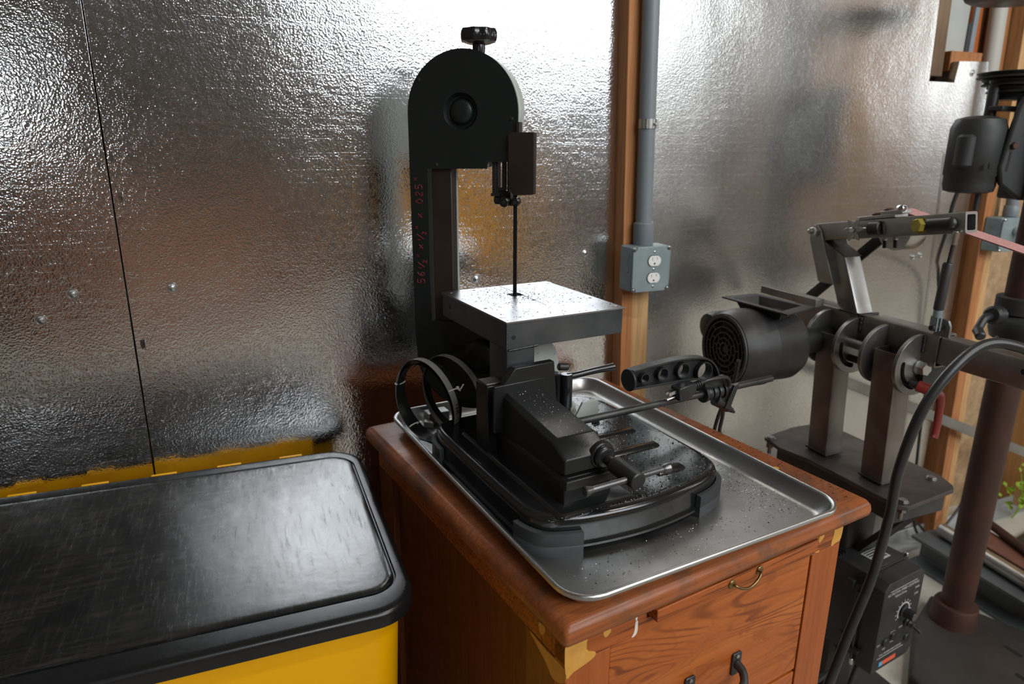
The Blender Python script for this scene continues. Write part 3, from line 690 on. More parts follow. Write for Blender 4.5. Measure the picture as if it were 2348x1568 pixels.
part('grip_disc', G().lathe([(.0172, 0), (.0186, .0012), (.0186, .004), (.015, .006)], (.299, .288, .1575), (1, 0, .0), 28), M['plastic'], saw, .0003)
gr.location = (0, 0, 0)

# steel table: apron box, top plate with slit and screw holes, support tube
tx0, tx1, ty0, ty1, tz = .101, .318, .334, .582, .268
g = G(); g.box(tx0, tx1, ty0, ty0+.003, tz-.044, tz-.003); g.box(tx0, tx0+.003, ty0+.003, ty1, tz-.044, tz-.003)
g.box(tx1-.003, tx1, ty0+.003, ty1, tz-.044, tz-.003); g.box(tx0+.003, tx1-.003, ty1-.003, ty1, tz-.044, tz-.003)
ap = part('table_apron', g, M['apron'], saw, .0005)
holes = [circ(*p, .0030, 12) for p in ((.112, .429), (.212, .447), (.310, .417), (.274, .568), (.157, .568))]
slit = [(.2135, ty0+.060), (.2147, ty0+.060), (.2170, .4985), (.2240, .503), (.2235, .518), (.2060, .518), (.2060, .503), (.2125, .499)]
slit = [(.2190, .502), (.2190, .518), (.1900, .518), (.1900, .502)]
xm = tx0-.0015; xM = tx1+.003
out_ = [(xm, ty0-.002), (xM, ty0-.002), (xM, ty1), (.2172, ty1), (.2172, .514), (.2190, .513), (.2190, .489), (.2172, .488), (.2140, .405), (.2128, .405), (.2158, .488), (.1945, .489), (.1945, .513), (.2160, .514), (.2160, ty1), (xm, ty1)]
tp = part('table_plate', G().holed(out_, holes, tz-.003, tz), M['plate_top'], saw, .0003, smooth=0, label='bright square steel table plate')
part('table_underplate', G().box(tx0+.004, tx1-.004, ty0+.004, ty1-.004, tz-.0075, tz-.0036), M['steel_dark'], saw)
for x, y in ((.110, .364), (.311, .348), (.316, .565), (.111, .570)):
    part('countersunk_screw', G().lathe([(.0052, 0), (.0052, .0004), (.0042, .0005), (.0022, .0002)], (x, y, tz), (0, 0, 1), 18), M['steel_bright'], tp)
part('side_hole', G().lathe([(.0036, 0), (.0036, .0004)], (tx0+.012, ty0, tz-.026), (0, -1, 0), 14), M['dark'], ap)
part('side_hole', G().lathe([(.0036, 0), (.0036, .0004)], (tx0, ty0+.215, tz-.022), (-1, 0, 0), 14), M['dark'], ap)
def weld(pts, r, parent, name='weld_bead', mat=None):
    g = G(); n = max(3, int(sum((Vector(pts[i+1])-Vector(pts[i])).length for i in range(len(pts)-1))/(r*.6)))
    P = [Vector(p) for p in pts]
    for k in range(n+1):
        q = k/n*(len(P)-1); i = min(int(q), len(P)-2); c = P[i].lerp(P[i+1], q-i); g.ball(c, r*(.85+.3*random.random()), 8)
    return part(name, g, mat or M['steel_dark'], parent, smooth=80)
weld([(tx0, ty0, tz-.044), (tx0, ty0, tz-.006)], .0018, saw)
weld([(tx0+.004, ty0-.0005, tz-.0455), (tx0+.054, ty0-.0005, tz-.0430)], .0022, saw)
g = G(); g.sqtube((.1265, .365, .140), (.1265, .365, tz-.0445), (1, 0, 0), (0, 1, 0), .0255, .031, .003)
part('support_tube', g, M['apron'], saw, .0005)

# head: wheel plane frame. W = along the face, D = into the body
Cw = Vector((.1395, .5655, 0)); aw = R(-46); W = Vector((math.cos(aw), math.sin(aw), 0)); D = Vector((-W.y, W.x, 0))
FH = frame(Cw, W, (0, 0, 1), -D)      # draw (w, z), extrude + = towards the viewer
s_ = 1.02
def fz(z): return (z-.525)*s_+.525
zt_, zb_, rr_ = fz(.5755), .142, .0985*s_
# front cover of upper wheel plus column strip
def arc(cx, cz, r, a0, a1, n=22): return [(cx+r*math.cos(R(a0+(a1-a0)*i/(n-1))), cz+r*math.sin(R(a0+(a1-a0)*i/(n-1)))) for i in range(n)]
xr = .0965
cov = arc(-.0020, zt_, rr_, 0, 180, 32) + [(-.1025, fz(.19)), (-.1000, fz(.155)), (-.060, fz(.155)), (-.068, fz(.21)), (-.0675, fz(.484)), (.043, fz(.4855)), (.045, fz(.4965)), (xr, fz(.4970))]
hole_c = circ(-.004, fz(.577), .0300, 32)
cv = part('head_cover', G().holed(cov, [hole_c], .000, .0025, FH), M['cover'], saw, .0008, smooth=25)
g = G(); g.lathe([(.0300, .0025), (.0292, .0008), (.0268, -.0066), (.0240, -.0080), (.0215, -.0066), (.0192, -.0010), (.0178, .0008), (.0060, .0014)], FH @ Vector((-.004, fz(.577), 0)), -D, 36, cap0=False)
part('cover_boss', g, M['cover'], cv, smooth=60)
for (x, z) in ((-.079, .628), (.0875, .565), (-.050, .491)):
    p0 = FH @ Vector((x, fz(z), .0025))
    part('cover_screw', G().lathe([(.0030, 0), (.0028, .0012), (.0012, .0018)], p0, -D, 12), M['steel_dark'], cv)
# grey body casting behind the cover, slightly larger to the right
body = arc(-.006, zt_-.004, rr_-.014, 0, 180, 32) + [(-.0980, fz(.155)), (-.050, fz(.155)), (-.050, fz(.20)), (-.050, fz(.487)), (.043, fz(.4875)), (.045, fz(.499)), (rr_-.020, fz(.499))]
g = G(); g.prism(body, -.055, -.0405, FH)
part('head_body', g, M['saw_grey'], saw, .001, smooth=25)
body2 = arc(-.0015, zt_, rr_-.0012, -8, 180, 34) + [(-.1015, fz(.487)), (.043, fz(.4875)), (.045, fz(.499)), (.093, fz(.499))]
part('head_casting', G().prism(body2, -.040, -.0120, FH).holed(body2, [circ(-.004, fz(.577), .0315, 32)], -.0121, -.0005, FH), M['saw_grey'], saw, .004, smooth=35, label='light grey painted casting behind the black cover')
part('column_casting', G().prism([(-.100, fz(.16)), (-.045, fz(.16)), (-.045, fz(.60)), (-.100, fz(.60))], -.050, -.0365, FH), M['saw_grey'], saw, .001)
part('column_tube', G().prism([(-.0645, fz(.20)), (-.0262, fz(.20)), (-.0262, fz(.486)), (-.0645, fz(.486))], -.034, -.006, FH), M['guard'], saw, .0015, label='dull brown-black column tube in the recess')
part('column_edge', G().prism([(-.0262, fz(.20)), (-.0254, fz(.20)), (-.0254, fz(.487)), (-.0262, fz(.487))], -.034, -.0275, FH), M['saw_grey'], saw)
# lower wheel housing
low = [(-.1025, fz(.195)), (-.1020, zb_+.02)] + arc(0, zb_, .1010, 175, 360, 34) + [(.101, fz(.19)), (.06, fz(.215)), (-.060, fz(.215))]
part('wheel_housing', G().prism(low, -.055, .0020, FH), M['cover'], saw, .003, smooth=30)
p0 = FH @ Vector((.030, zb_+.006, .002))
part('housing_boss', G().lathe([(.034, 0), (.033, .003), (.028, .008), (.020, .010), (.004, .0105)], p0, -D, 32), M['cover'], saw, smooth=60)
# marker writing: single-stroke figures, drawn up the column strip
STK = {'5': [[(.9,1),(.15,1),(.1,.55),(.6,.6),(.85,.3),(.5,0),(.05,.08)]], '6': [[(.8,1),(.35,.75),(.1,.3),(.45,0),(.85,.25),(.55,.5),(.15,.35)]],
       '1': [[(.5,1),(.5,0)]], '2': [[(.1,.75),(.45,1),(.8,.75),(.1,.02),(.9,.02)]], '/': [[(.95,1),(.0,-.05)]], '"': [[(.3,1.05),(.3,.72)],[(.65,1.05),(.65,.72)]],
       'x': [[(.1,.65),(.8,.05)],[(.8,.65),(.1,.05)]], '.': [[(.4,.02),(.5,.06)]], '0': [[(.5,1),(.1,.6),(.2,.1),(.55,0),(.85,.45),(.5,1)]]}
g = G()
def draw(s, z, xb, h, wd):
    for st in STK[s]:
        pts = [Vector((xb - h*b, z + wd*a_, .0027)) for a_, b in st]
        g.tube([FH @ p for p in pts], .00085, 5, flat=1)
zc_ = fz(.283)
for ch, dx, h, wd, nxt in (('5', 0, .014, .009, .0125), ('6', 0, .014, .009, .0125), ('1', .0045, .0075, .005, .004), ('/', 0, .013, .009, .0075), ('2', -.005, .0075, .006, .0085), ('"', .0, .014, .008, .016),
                           ('x', .001, .012, .010, .014), ('1', .0055, .006, .005, .004), ('/', 0, .013, .009, .0075), ('2', -.005, .0075, .006, .0085), ('"', .0, .014, .008, .020),
                           ('x', .001, .012, .010, .018), ('.', 0, .010, .006, .007), ('0', 0, .013, .009, .0125), ('2', 0, .013, .009, .012), ('5', 0, .013, .009, .0135), ('"', 0, .014, .008, .012)):
    draw(ch, zc_, -.0795-dx*1.0, h, wd); zc_ += nxt*1.03
part('marker_writing', g, M['marker'], cv, label='red handwritten blade size up the column')
# tension knob
kc = Cw + W*.024 + D*.014
g = G(); lob = []
def knobring(r, z, amp=.0016): return [(kc.x+(r+amp*math.cos(8*2*PI*j/64))*math.cos(2*PI*j/64), kc.y+(r+amp*math.cos(8*2*PI*j/64))*math.sin(2*PI*j/64), z) for j in range(64)]
zk = fz(.7045)
g.loops([knobring(.018, zk-.024, 0), knobring(.0285, zk-.020), knobring(.0300, zk-.014), knobring(.0300, zk-.006), knobring(.0275, zk-.001), knobring(.020, zk, 0), knobring(.012, zk-.001, 0)])
kn = part('tension_knob', g, M['knob'], saw, smooth=40)
part('knob_stem', G().lathe([(.0100, 0), (.0110, .010), (.0105, .018)], (kc.x, kc.y, zk-.040), (0, 0, 1), 18), M['knob'], kn)
g = G()
for k in range(9): g.lathe([(.0058, 0), (.0072, .0011), (.0058, .0022)], (kc.x, kc.y, zk-.060+k*.0024), (0, 0, 1), 16)
part('knob_thread', g, M['steel_dark'], kn)
# blade guide bracket under the head
def wz(w0, w1, z0, z1, d0, d1, gg): gg.prism([(w0, fz(z0)), (w1, fz(z0)), (w1, fz(z1)), (w0, fz(z1))], d0, d1, FH)
g = G(); wz(.0500, .0575, .4455, .498, -.030, -.004, g); wz(.0575, .060, .450, .498, -.012, -.006, g); wz(.067, .0735, .450, .499, -.014, -.006, g); wz(.0765, .0805, .450, .499, -.030, -.006, g); wz(.0480, .0640, .4405, .4460, -.030, -.002, g); wz(.060, .067, .4500, .4560, -.014, -.006, g)
gb = part('guide_bracket', g, M['plastic'], saw, .0006)
part('guide_block', G().prism([(.060, fz(.450)), (.082, fz(.450)), (.087, fz(.425)), (.064, fz(.425))], -.022, -.004, FH), M['cast'], saw, .002)
for (wv, zv, r) in ((.0745, .4335, .0085), (.0945, .4340, .0080)):
    p0 = FH @ Vector((wv, fz(zv), -.006)); dirv = (-D*.94 + Vector((0, 0, -.15))).normalized()
    g = G(); g.lathe([(r*.8, 0), (r, .0015), (r, .012), (r*.8, .0135), (r*.55, .0135), (r*.5, .011), (.001, .011)], p0, dirv, 22)
    gbr = part('guide_bearing', g, M['cast'], saw)
    part('bearing_bolt', G().hexhead(p0+dirv*.010, p0+dirv*.0165, r*.5), M['steel_dark'], gbr)
part('guide_knob', G().rod(FH @ Vector((.052, fz(.434), -.012)), FH @ Vector((.064, fz(.434), -.012)), .0078), M['plastic'], saw)
# bent guard plate beside the blade
gp = [(.0840, .447), (.0835, .541), (.087, .544), (.1275, .544), (.1280, .4455), (.0930, .4435), (.0862, .4520)]
q = [(a_, fz(b_)) for a_, b_ in gp]
gd = part('blade_guard', G().prism(q, .008, .0100, FH), M['guard'], saw, .0004, label='brown-black sheet steel blade guard')
part('guard_flange', G().prism([(.1265, fz(.446)), (.1285, fz(.446)), (.1285, fz(.543)), (.1265, fz(.543))], -.004, .0095, FH), M['guard'], gd)
part('guard_mount', G().prism([(.0965, fz(.535)), (.1010, fz(.535)), (.1010, fz(.560)), (.0965, fz(.560))], -.012, .006, FH), M['plastic'], gd)
# blade: twisted so that its teeth face right; runs from the guides down through the table
bp0 = Vector((.2055, .5005, 0)); bdir = Vector((math.cos(R(-40)), math.sin(R(-40)), 0))
hw = .0033
bb = [bp0-bdir*hw, bp0+bdir*hw]; nn = Vector((-bdir.y, bdir.x, 0))*.0004
z0_, z1_ = .20, fz(.46)
g = G(); g.hexa([(*(bb[0]-nn).xy, z0_), (*(bb[1]-nn).xy, z0_), (*(bb[1]+nn).xy, z0_), (*(bb[0]+nn).xy, z0_), (*(bb[0]-nn).xy, z1_), (*(bb[1]-nn).xy, z1_), (*(bb[1]+nn).xy, z1_), (*(bb[0]+nn).xy, z1_)])
bl_ = part('saw_blade', g, M['blade'], saw, smooth=0)
g = G(); zz = z0_+.01
while zz < z1_-.01:
    a_ = bb[1]; g.add([(*(a_-nn).xy, zz), (*(a_+nn).xy, zz), (*(a_+nn+bdir*.0011).xy, zz), (*(a_-nn+bdir*.0011).xy, zz), (*(a_-nn).xy, zz+.0022), (*(a_+nn).xy, zz+.0022)], [(0, 1, 2, 3), (3, 2, 5, 4), (0, 3, 4), (1, 5, 2)]); zz += .0028
tt_ = part('blade_teeth', g, M['teeth'], bl_, smooth=0); tt_['kind'] = 'stuff'
# saw cord and plug, plug tucked under the grip
cord = thing('power_plug', 'black three-pin plug and cord hung over the grip rod of the saw', 'plug', (.308, .580, TZ), R(6))
g = G(); xv = Vector((.44-.366, 0, .135-.122)).normalized(); zv = Vector((-xv.z, 0, xv.x)); yv = Vector((0, -1, 0))
PM = frame((.385, .268, .1255), xv, yv, zv)
secp = lambda x, hy, hz: [(x, -hy, -hz), (x, hy, -hz), (x, hy, hz), (x, -hy, hz)]
g.loops([secp(0, .010, .0105), secp(.004, .0115, .0120), secp(.026, .0110, .0115), secp(.040, .0080, .0085)], True, True, PM)
part('plug_body', g, M['plastic'], cord, .0015)
g = G()
for k in range(4): g.lathe([(.0052, 0), (.0066, .0012), (.0066, .0030), (.0052, .0042)], PM @ Vector((.040+k*.0043, 0, 0)), xv, 14)
part('strain_relief', g, M['plastic'], cord)
for y_, z_, r_ in ((.004, .0055, .0), (-.004, .0055, .0)):
    part('prong', G().box(-.016, 0, y_-.0008, y_+.0008, z_-.0028, z_+.0028, PM), M['zinc'], cord)
part('prong', G().rod(PM @ Vector((-.019, 0, -.005)), PM @ Vector((0, 0, -.005)), .0022), M['zinc'], cord)
g = G(); g.tube([tuple(PM @ Vector((.056, 0, 0))), (.455, .262, .1400), (.485, .262, .141), (.505, .268, .134), (.514, .280, .118), (.518, .296, .095), (.520, .310, .040), (.519, .330, -.03), (.50, .40, -.12), (.49, .46, -.16)] if False else
      [tuple(PM @ Vector((.056, 0, 0))), (.455, .264, .1400), (.485, .262, .1405), (.503, .266, .134), (.516, .276, .118), (.535, .305, .098), (.556, .325, .075), (.572, .335, .03), (.578, .345, -.01), (.612, .37, -.05), (.63, .40, -.14)], .0036, 10)
part('cord', g, M['cord'], cord)
lc = thing('hanging_cord', 'black cord looped down the wall side behind the cabinet under the saw rod', 'cord', (.96, 1.16, -.60))
part('cord', G().tube([(-.060, -.150, .195), (-.040, -.12, .135), (-.012, -.06, .06), (.005, -.02, -.03), (.03, .02, -.20), (.05, .03, -.45), (.10, .0, -.68), (.20, -.10, -.703), (.35, -.15, -.704)], .0042, 10), M['cord'], lc)

#==================================================================== SPARE BLADES
def coil(name, label, c, n_loops, top_r, phase, parent_group='coiled spare blades'):
    t = thing(name, label, 'saw blade', (.308, .580, TZ), R(6), parent_group)
    ax = Vector((math.cos(R(21)), math.sin(R(21)), .05)).normalized(); h = Vector((-ax.y, ax.x, 0)).normalized(); v = ax.cross(h)*1.0
    if v.z < 0: v = -v
    for k in range(n_loops):
        r = top_r - .0016*k; off = ax*(.0050*((k*7) % 3)-.004) ; cc = Vector(c) + off + v*(-.0016*k)
        wob = lambda a, kk=k: .0030*math.sin(2*a+kk*2+phase)
        ls = []
        n = 72
        for j in range(n+1):
            a = 2*PI*j/n; e = h*math.cos(a)+v*math.sin(a); p = cc + e*(r) + ax*wob(a)
            ls.append([p-ax*.0063, p+ax*.0063, p+ax*.0063+e*.0007, p-ax*.0063+e*.0007])
        g = G().loops(ls, False, False)
        b = part('blade_loop', g, M['blade_grey'] if k == 0 else M['blade'], t)
        if k == 0:
            g = G()
            for j in range(150):
                a = 2*PI*j/150; e = h*math.cos(a)+v*math.sin(a); p = cc+e*(r+.0003)+ax*(wob(a)-.0063); tg = (-h*math.sin(a)+v*math.cos(a))
                g.add([p-tg*.0016, p+tg*.0012, p+tg*.0016-ax*.0016], [(0, 1, 2)])
            q = part('teeth', g, M['blade'], b, smooth=0); q['kind'] = 'stuff'
    for a in (R(12), R(152), R(305)) if n_loops > 3 else (R(195), R(40)):
        e = h*math.cos(a)+v*math.sin(a); p = Vector(c)+e*(top_r-.001); tg = (-h*math.sin(a)+v*math.cos(a))
        pts = [p+ax*.011*math.cos(q)+e*.0045*math.sin(q) for q in [2*PI*k/10 for k in range(10)]]
        g = G().tube(pts, .0012, 6, closed=True)
        g.tube([p+ax*.009, p+ax*.012+e*.004+tg*.004, p+ax*.018+e*.011-tg*.002], .0013, 6); g.tube([p+ax*.009, p+ax*.006+e*.010+tg*.006], .0013, 6); g.ball(p+ax*.009+e*.003, .0034, 8)
        part('tie', g, M['string'], t, label='twisted white tie')
    return t
c1 = coil('blade_coil', 'coiled spare bandsaw blade nearest the pan rim, tied with white string', (.053, .548, .0795), 4, .0775, 0)
c2 = coil('blade_coil', 'second coiled spare blade, tucked between the first coil and the saw', (.108, .561, .0790), 3, .0745, 1.3)
ax = Vector((math.cos(R(21)), math.sin(R(21)), 0)); 
e_ = Vector((.36, -.93, 0)).normalized()
TM = frame(Vector((.053, .548, .0795)) + e_*.0784 + Vector((0, 0, .004)) + ax*(-.002), (0, 0, -1), (ax.x, ax.y, 0), (e_.x, e_.y, 0))
text('blade_print', 'TER', .013, TM, M['ink'], c1, .0002)
blk = tag(part('steel_block', G().box(-.022, .022, -.014, .014, 0, .022).hexa([(-.035, -.02, 0), (-.02, -.035, 0), (-.018, -.010, 0), (-.030, -.008, 0), (-.035, -.02, .012), (-.02, -.035, .012), (-.018, -.010, .012), (-.030, -.008, .012)]), M['steel'], None, .0015), 'small grey steel block in the pan corner seen through the blade coil', 'block')
O3 = Matrix.Translation((.308, .580, TZ)) @ Matrix.Rotation(R(6), 4, 'Z')
blk.matrix_world = O3 @ Matrix.Translation((.100, .625, .0005))

#==================================================================== YELLOW BIN
LZ = -.620
bn = thing('storage_bin', 'bright yellow plastic bin with a scuffed flat black lid', 'bin', (-.28, 1.08, ZF), R(-1.0))
hz = LZ-ZF
Lx0, Lx1, Ly0, Ly1 = -.72, .482, -.268, .288
def shb(x, y): return y + max(0, y/Ly1)*(Lx1-x)*.022
def ll(dx1, dyf, dyb, z, r=.062): return [(x, shb(x, y), z) for x, y in rrect(Lx0+dx1, Lx1-dx1, Ly0+dyf, Ly1-dyb, (max(r-dx1, .02), max(r+.01-dx1, .02), max(r-dx1, .02), max(r-dx1, .02)), 10)]
g = G(); g.loops([ll(.008, .008, .008, hz-.024), ll(.0, .0, 0, hz-.024), ll(0, 0, 0, hz-.008), ll(.002, .002, .002, hz-.003), ll(.006, .006, .005, hz-.0008), ll(.010, .014, .012, hz), ll(.018, .044, .030, hz-.0010), ll(.0195, .0455, .0312, hz-.0040), ll(.0215, .0475, .033, hz-.0040)], True, False)
ld = part('lid', g, M['lid_rim'], bn, smooth=50)
g = G(); g.loops([ll(.0215, .0475, .033, hz-.0040), ll(.0225, .0485, .034, hz+.0002), ll(.026, .052, .037, hz+.0012), ll(.034, .060, .045, hz+.0016)], False, True)
part('lid_panel', g, M['lid'], ld, smooth=50, label='scratched and smudged centre panel')
def bl2(i, z, r=.05): return [(x, shb(x, y), z) for x, y in rrect(Lx0+.015+i, Lx1-.015-i, Ly0+.016+i, Ly1-.022-i, r, 8)]
g = G(); g.loops([bl2(.035, .0), bl2(.030, .015), bl2(.006, hz-.06), bl2(.0045, hz-.045), bl2(0, hz-.0245)], True, False)
part('bin_body', g, M['yellow'], bn, smooth=50)
g = G(); xa, xb = -.66, .40
g.hexa([(xa, shb(xa, Ly1)-.02, hz-.12), (xb, shb(xb, Ly1)-.02, hz-.12), (xb, shb(xb, Ly1)+.003, hz-.12), (xa, shb(xa, Ly1)+.003, hz-.12), (xa, shb(xa, Ly1)-.0, hz-.006), (xb, shb(xb, Ly1)-.0, hz-.006), (xb, shb(xb, Ly1)+.003, hz-.006), (xa, shb(xa, Ly1)+.003, hz-.006)])
part('hinge_ledge', g, M['yellow'], bn)
for k in range(9):
    x = -.62+k*.118; y = shb(x, Ly1); part('hinge_tab', G().box(x, x+.045, y-.0015, y+.0045, hz-.012, hz-.0012), M['yellow'], bn, .001)

#==================================================================== BELT GRINDER
gx, gy, gz = 1.25, 1.02, -.70
GR = thing('belt_grinder', 'shop-built steel belt grinder on two square posts, pink belt and black motor', 'belt grinder', (gx, gy, gz))
def P(x, y, z): return Vector((x-gx, y-gy, z-gz))
g = G().sqtube(P(1.288, .868, -.388), P(1.288, 1.235, -.388), (1, 0, 0), (0, 0, 1), .025, .034, .0035); part('main_tube', g, M['steel_brown'], GR)
g = G().sqtube(P(1.288, .50, -.386), P(1.288, 1.10, -.386), (1, 0, 0), (0, 0, 1), .0195, .0275, .004); ta = part('tool_arm', g, M['steel'], GR)
part('arm_hole', G().cyl(P(1.2684, .709, -.380), P(1.2680, .709, -.380), .0052), M['dark'], ta)
# slanting post and its bracket
g = G().sqtube(P(1.284, 1.082, -.360), P(1.284, 1.146, -.222), (1, 0, 0), (0, .14, .064), .024, .037, .003); part('slanted_post', g, M['steel_mid'], GR, label='bright ground square post')
weld([P(1.262, 1.108, -.355), P(1.262, 1.045, -.355), P(1.30, 1.040, -.352)], .0030, GR)
part('pivot_plate', G().prism([(1.122-gy, -.30-gz), (1.165-gy, -.30-gz), (1.206-gy, -.205-gz), (1.203-gy, -.180-gz), (1.190-gy, -.172-gz), (1.176-gy, -.185-gz)], 0, .005, FYZ(1.246-gx)), M['steel'], GR, .0006)
part('pivot_plate', G().prism([(1.122-gy, -.30-gz), (1.165-gy, -.30-gz), (1.206-gy, -.205-gz), (1.203-gy, -.180-gz), (1.190-gy, -.172-gz), (1.176-gy, -.185-gz)], 0, .005, FYZ(1.318-gx)), M['steel'], GR, .0006)
g = G(); g.hexhead(P(1.246, 1.192, -.188), P(1.236, 1.192, -.188), .0105); g.rod(P(1.250, 1.192, -.188), P(1.226, 1.192, -.188), .0052); g.rod(P(1.324, 1.192, -.188), P(1.245, 1.192, -.188), .005); g.lathe([(.013, 0), (.013, .002)], P(1.2455, 1.192, -.188), (-1, 0, 0), 20)
part('pivot_bolt', g, M['zinc'], GR)
part('post_cap', G().box(-.025, .025, -.038, .038, 0, .003, frame(P(1.284, 1.147, -.2215), (1, 0, 0), (0, .14, .064), (0, -.064, .14))), M['steel_dark'], GR)
# diagonal brace behind
g = G(); g.sqtube(P(1.328, 1.30, -.400), P(1.328, 1.08, -.190), (1, 0, 0), (0, .21, .22), .003, .0125, .001); br = part('rear_brace', g, M['steel_dark'], GR)
part('brace_hole', G().cyl(P(1.3245, 1.213, -.325), P(1.3240, 1.213, -.325), .004), M['dark'], br)
part('shelf_bar', G().prism([(1.06-gy, -.338-gz), (1.36-gy, -.338-gz), (1.36-gy, -.330-gz), (1.06-gy, -.330-gz)], 0, .03, FYZ(1.23-gx)) if False else G().box(1.205-gx, 1.230-gx, 1.125-gy, 1.30-gy, -.350-gz, -.332-gz), M['steel_brown'], GR, .001)
# tracking arm
u0, u1 = P(1.268, 1.190, -.1905), P(1.268, .852, -.1335)
dv = (u1-u0).normalized(); nv = Vector((0, -dv.z, dv.y)); nv = nv if nv.z > 0 else -nv
UF = frame(u0, dv, nv, Vector((1, 0, 0)))       # x along arm, y up, z = +X
g = G().sqtube(u0, u1, (1, 0, 0), nv, .0165, .0195, .0035); ua = part('tracking_arm', g, M['steel'], GR)
part('arm_end', G().holed(rrect(-.0165, .0165, -.0195, .0195, .004, 3), [rrect(-.0115, .0115, -.0145, .0145, .003, 3)], 0, .0008, frame(u1+dv*.0001, (1, 0, 0), nv, dv)), M['cut_end'], ua)
# yellow zinc tracking bolt in its half round pocket
g = G(); g.cyl(UF @ Vector((.262, 0, -.0168)), UF @ Vector((.318, 0, -.0168)), .0125, n=20); g.ball(UF @ Vector((.318, 0, -.0168)), .0125, 14)
part('bolt_pocket', g, M['steel_dark'], ua)
g = G(); g.hexhead(UF @ Vector((.262, 0, -.026)), UF @ Vector((.259, 0, -.037)), .0140); g.lathe([(.0150, 0), (.0150, .002)], UF @ Vector((.262, 0, -.024)), (-1, -.1, 0), 20)
yb_ = part('tracking_bolt', g, M['gold'], ua, label='yellow zinc hex bolt')
# star knob and collar
star = []
for k in range(24):
    a = 2*PI*k/24; r = .0185+.0085*math.cos(6*a/1.0) if True else .02; star.append((.112+r*math.cos(a), r*math.sin(a)))
g = G().prism(star, -.034, -.029, UF); st = part('star_knob', g, M['steel'], ua, .0006)
g = G().hexhead(UF @ Vector((.112, 0, -.034)), UF @ Vector((.112, 0, -.039)), .0060); part('knob_bolt', g, M['zinc'], st)
part('knob_shaft', G().rod(UF @ Vector((.112, 0, -.030)), UF @ Vector((.155, 0, -.024)), .0035), M['zinc'], st)
part('collar', G().rod(UF @ Vector((.142, 0, -.020)), UF @ Vector((.168, 0, -.016)), .0150, .002, 22), M['steel_dark'], ua)
weld([UF @ Vector((.172, .012, -.017)), UF @ Vector((.174, -.012, -.017))], .0030, ua)
# hinge plate on top with bolts and adjusting screw
g = G().box(.108, .200, .0200, .0265, -.018, .02, UF); g.box(.165, .215, .0265, .0340, -.016, .010, UF)
part('hinge_plate', g, M['steel'], ua, .0006)
for x in (.140, .168): part('hinge_bolt', G().lathe([(.0095, 0), (.0095, .004), (.006, .0065)], UF @ Vector((x, .0265 if x < .16 else .034, .004)), nv, 16), M['rust'], ua)
part('adjuster', G().rod(UF @ Vector((.216, .036, -.012)), UF @ Vector((.222, .036, -.030)), .0062).rod(UF @ Vector((.20, .036, -.004)), UF @ Vector((.214, .036, -.010)), .009), M['zinc'], ua)
for x in (.165, .190):
    g = G().hexhead(UF @ Vector((x, -.0195, -.004)), UF @ Vector((x, -.026, -.004)), .0062); hb = part('lower_nut', g, M['zinc'], ua)
    part('stud_end', G().rod(UF @ Vector((x, -.026, -.004)), UF @ Vector((x, -.042, -.004)), .0036), M['dark'], hb)
# gas spring
gs = part('gas_spring', G().lathe([(.0070, 0), (.0092, .002), (.0092, .088), (.0075, .092)], P(1.246, .868, -.302), (0, -.03, 1), 18), M['plastic_dusty'], GR)
part('spring_rod', G().rod(P(1.246, .865, -.214), P(1.246, .862, -.168), .0036), M['steel_dark'], gs)
part('spring_end', G().rod(P(1.246, .8620, -.176), P(1.246, .8610, -.150), .0062), M['zinc'], gs)
g = G(); g.rod(P(1.246, .868, -.318), P(1.246, .868, -.300), .0080); g.box(1.240-gx, 1.2435-gx, .8615-gy, .8765-gy, -.343-gz, -.314-gz); g.box(1.250-gx, 1.2535-gx, .8615-gy, .8765-gy, -.343-gz, -.314-gz)
part('clevis', g, M['galv'], gs, .0005)
part('clevis_pin', G().rod(P(1.234, .868, -.336), P(1.262, .868, -.336), .0062), M['steel_dark'], gs)
part('spring_lug', G().prism([(.850-gy, -.356-gz), (.882-gy, -.356-gz), (.878-gy, -.330-gz), (.868-gy, -.320-gz), (.856-gy, -.322-gz), (.850-gy, -.334-gz)], 0, .006, FYZ(1.263-gx)), M['steel'], GR, .0006)
# four slotted discs welded to the tube, posts between them
def disc(y, slot=True):
    q = [(1.262+.0665*math.cos(R(a)), -.424+.0640*math.sin(R(a))) for a in range(84, 312, 7)] + [(1.300, -.424-.050), (1.300, -.424+.015), (1.2625, -.424+.030)]
    q = [(x-gx, z-gz) for x, z in q]
    holes = [arcslot(1.262-gx, -.424-gz, .046, .011, 172, 262)] if slot else []
    d = part('slotted_disc', G().holed(q, holes, 0, .0085, FXZ(y-gy+.0085)), M['steel'], GR, .0005)
    if slot: part('slot_back', G().prism(arcslot(1.262-gx, -.424-gz, .046, .014, 170, 264), 0, .0012, FXZ(y-gy+.0097)), M['dark'], d)
    return d
disc(1.130, False); disc(1.050); disc(.980, False); disc(.898)
weld([P(1.262, .896, -.362), P(1.262, .896, -.395)], .0035, GR); weld([P(1.262, 1.048, -.362), P(1.262, 1.048, -.39)], .0040, GR)
part('spacer_rod', G().rod(P(1.238, .985, -.414), P(1.238, 1.055, -.414), .0105), M['steel'], GR)
part('spacer_rod', G().rod(P(1.245, .975, -.450), P(1.245, 1.130, -.450), .0080), M['steel_dark'], GR)
g = G(); g.lathe([(.0160, 0), (.0160, .0030)], P(1.262, .8975, -.428), (0, -1, 0), 24); g.hexhead(P(1.262, .8945, -.428), P(1.262, .879, -.428), .0150)
part('pivot_bolt', g, M['zinc'], GR)
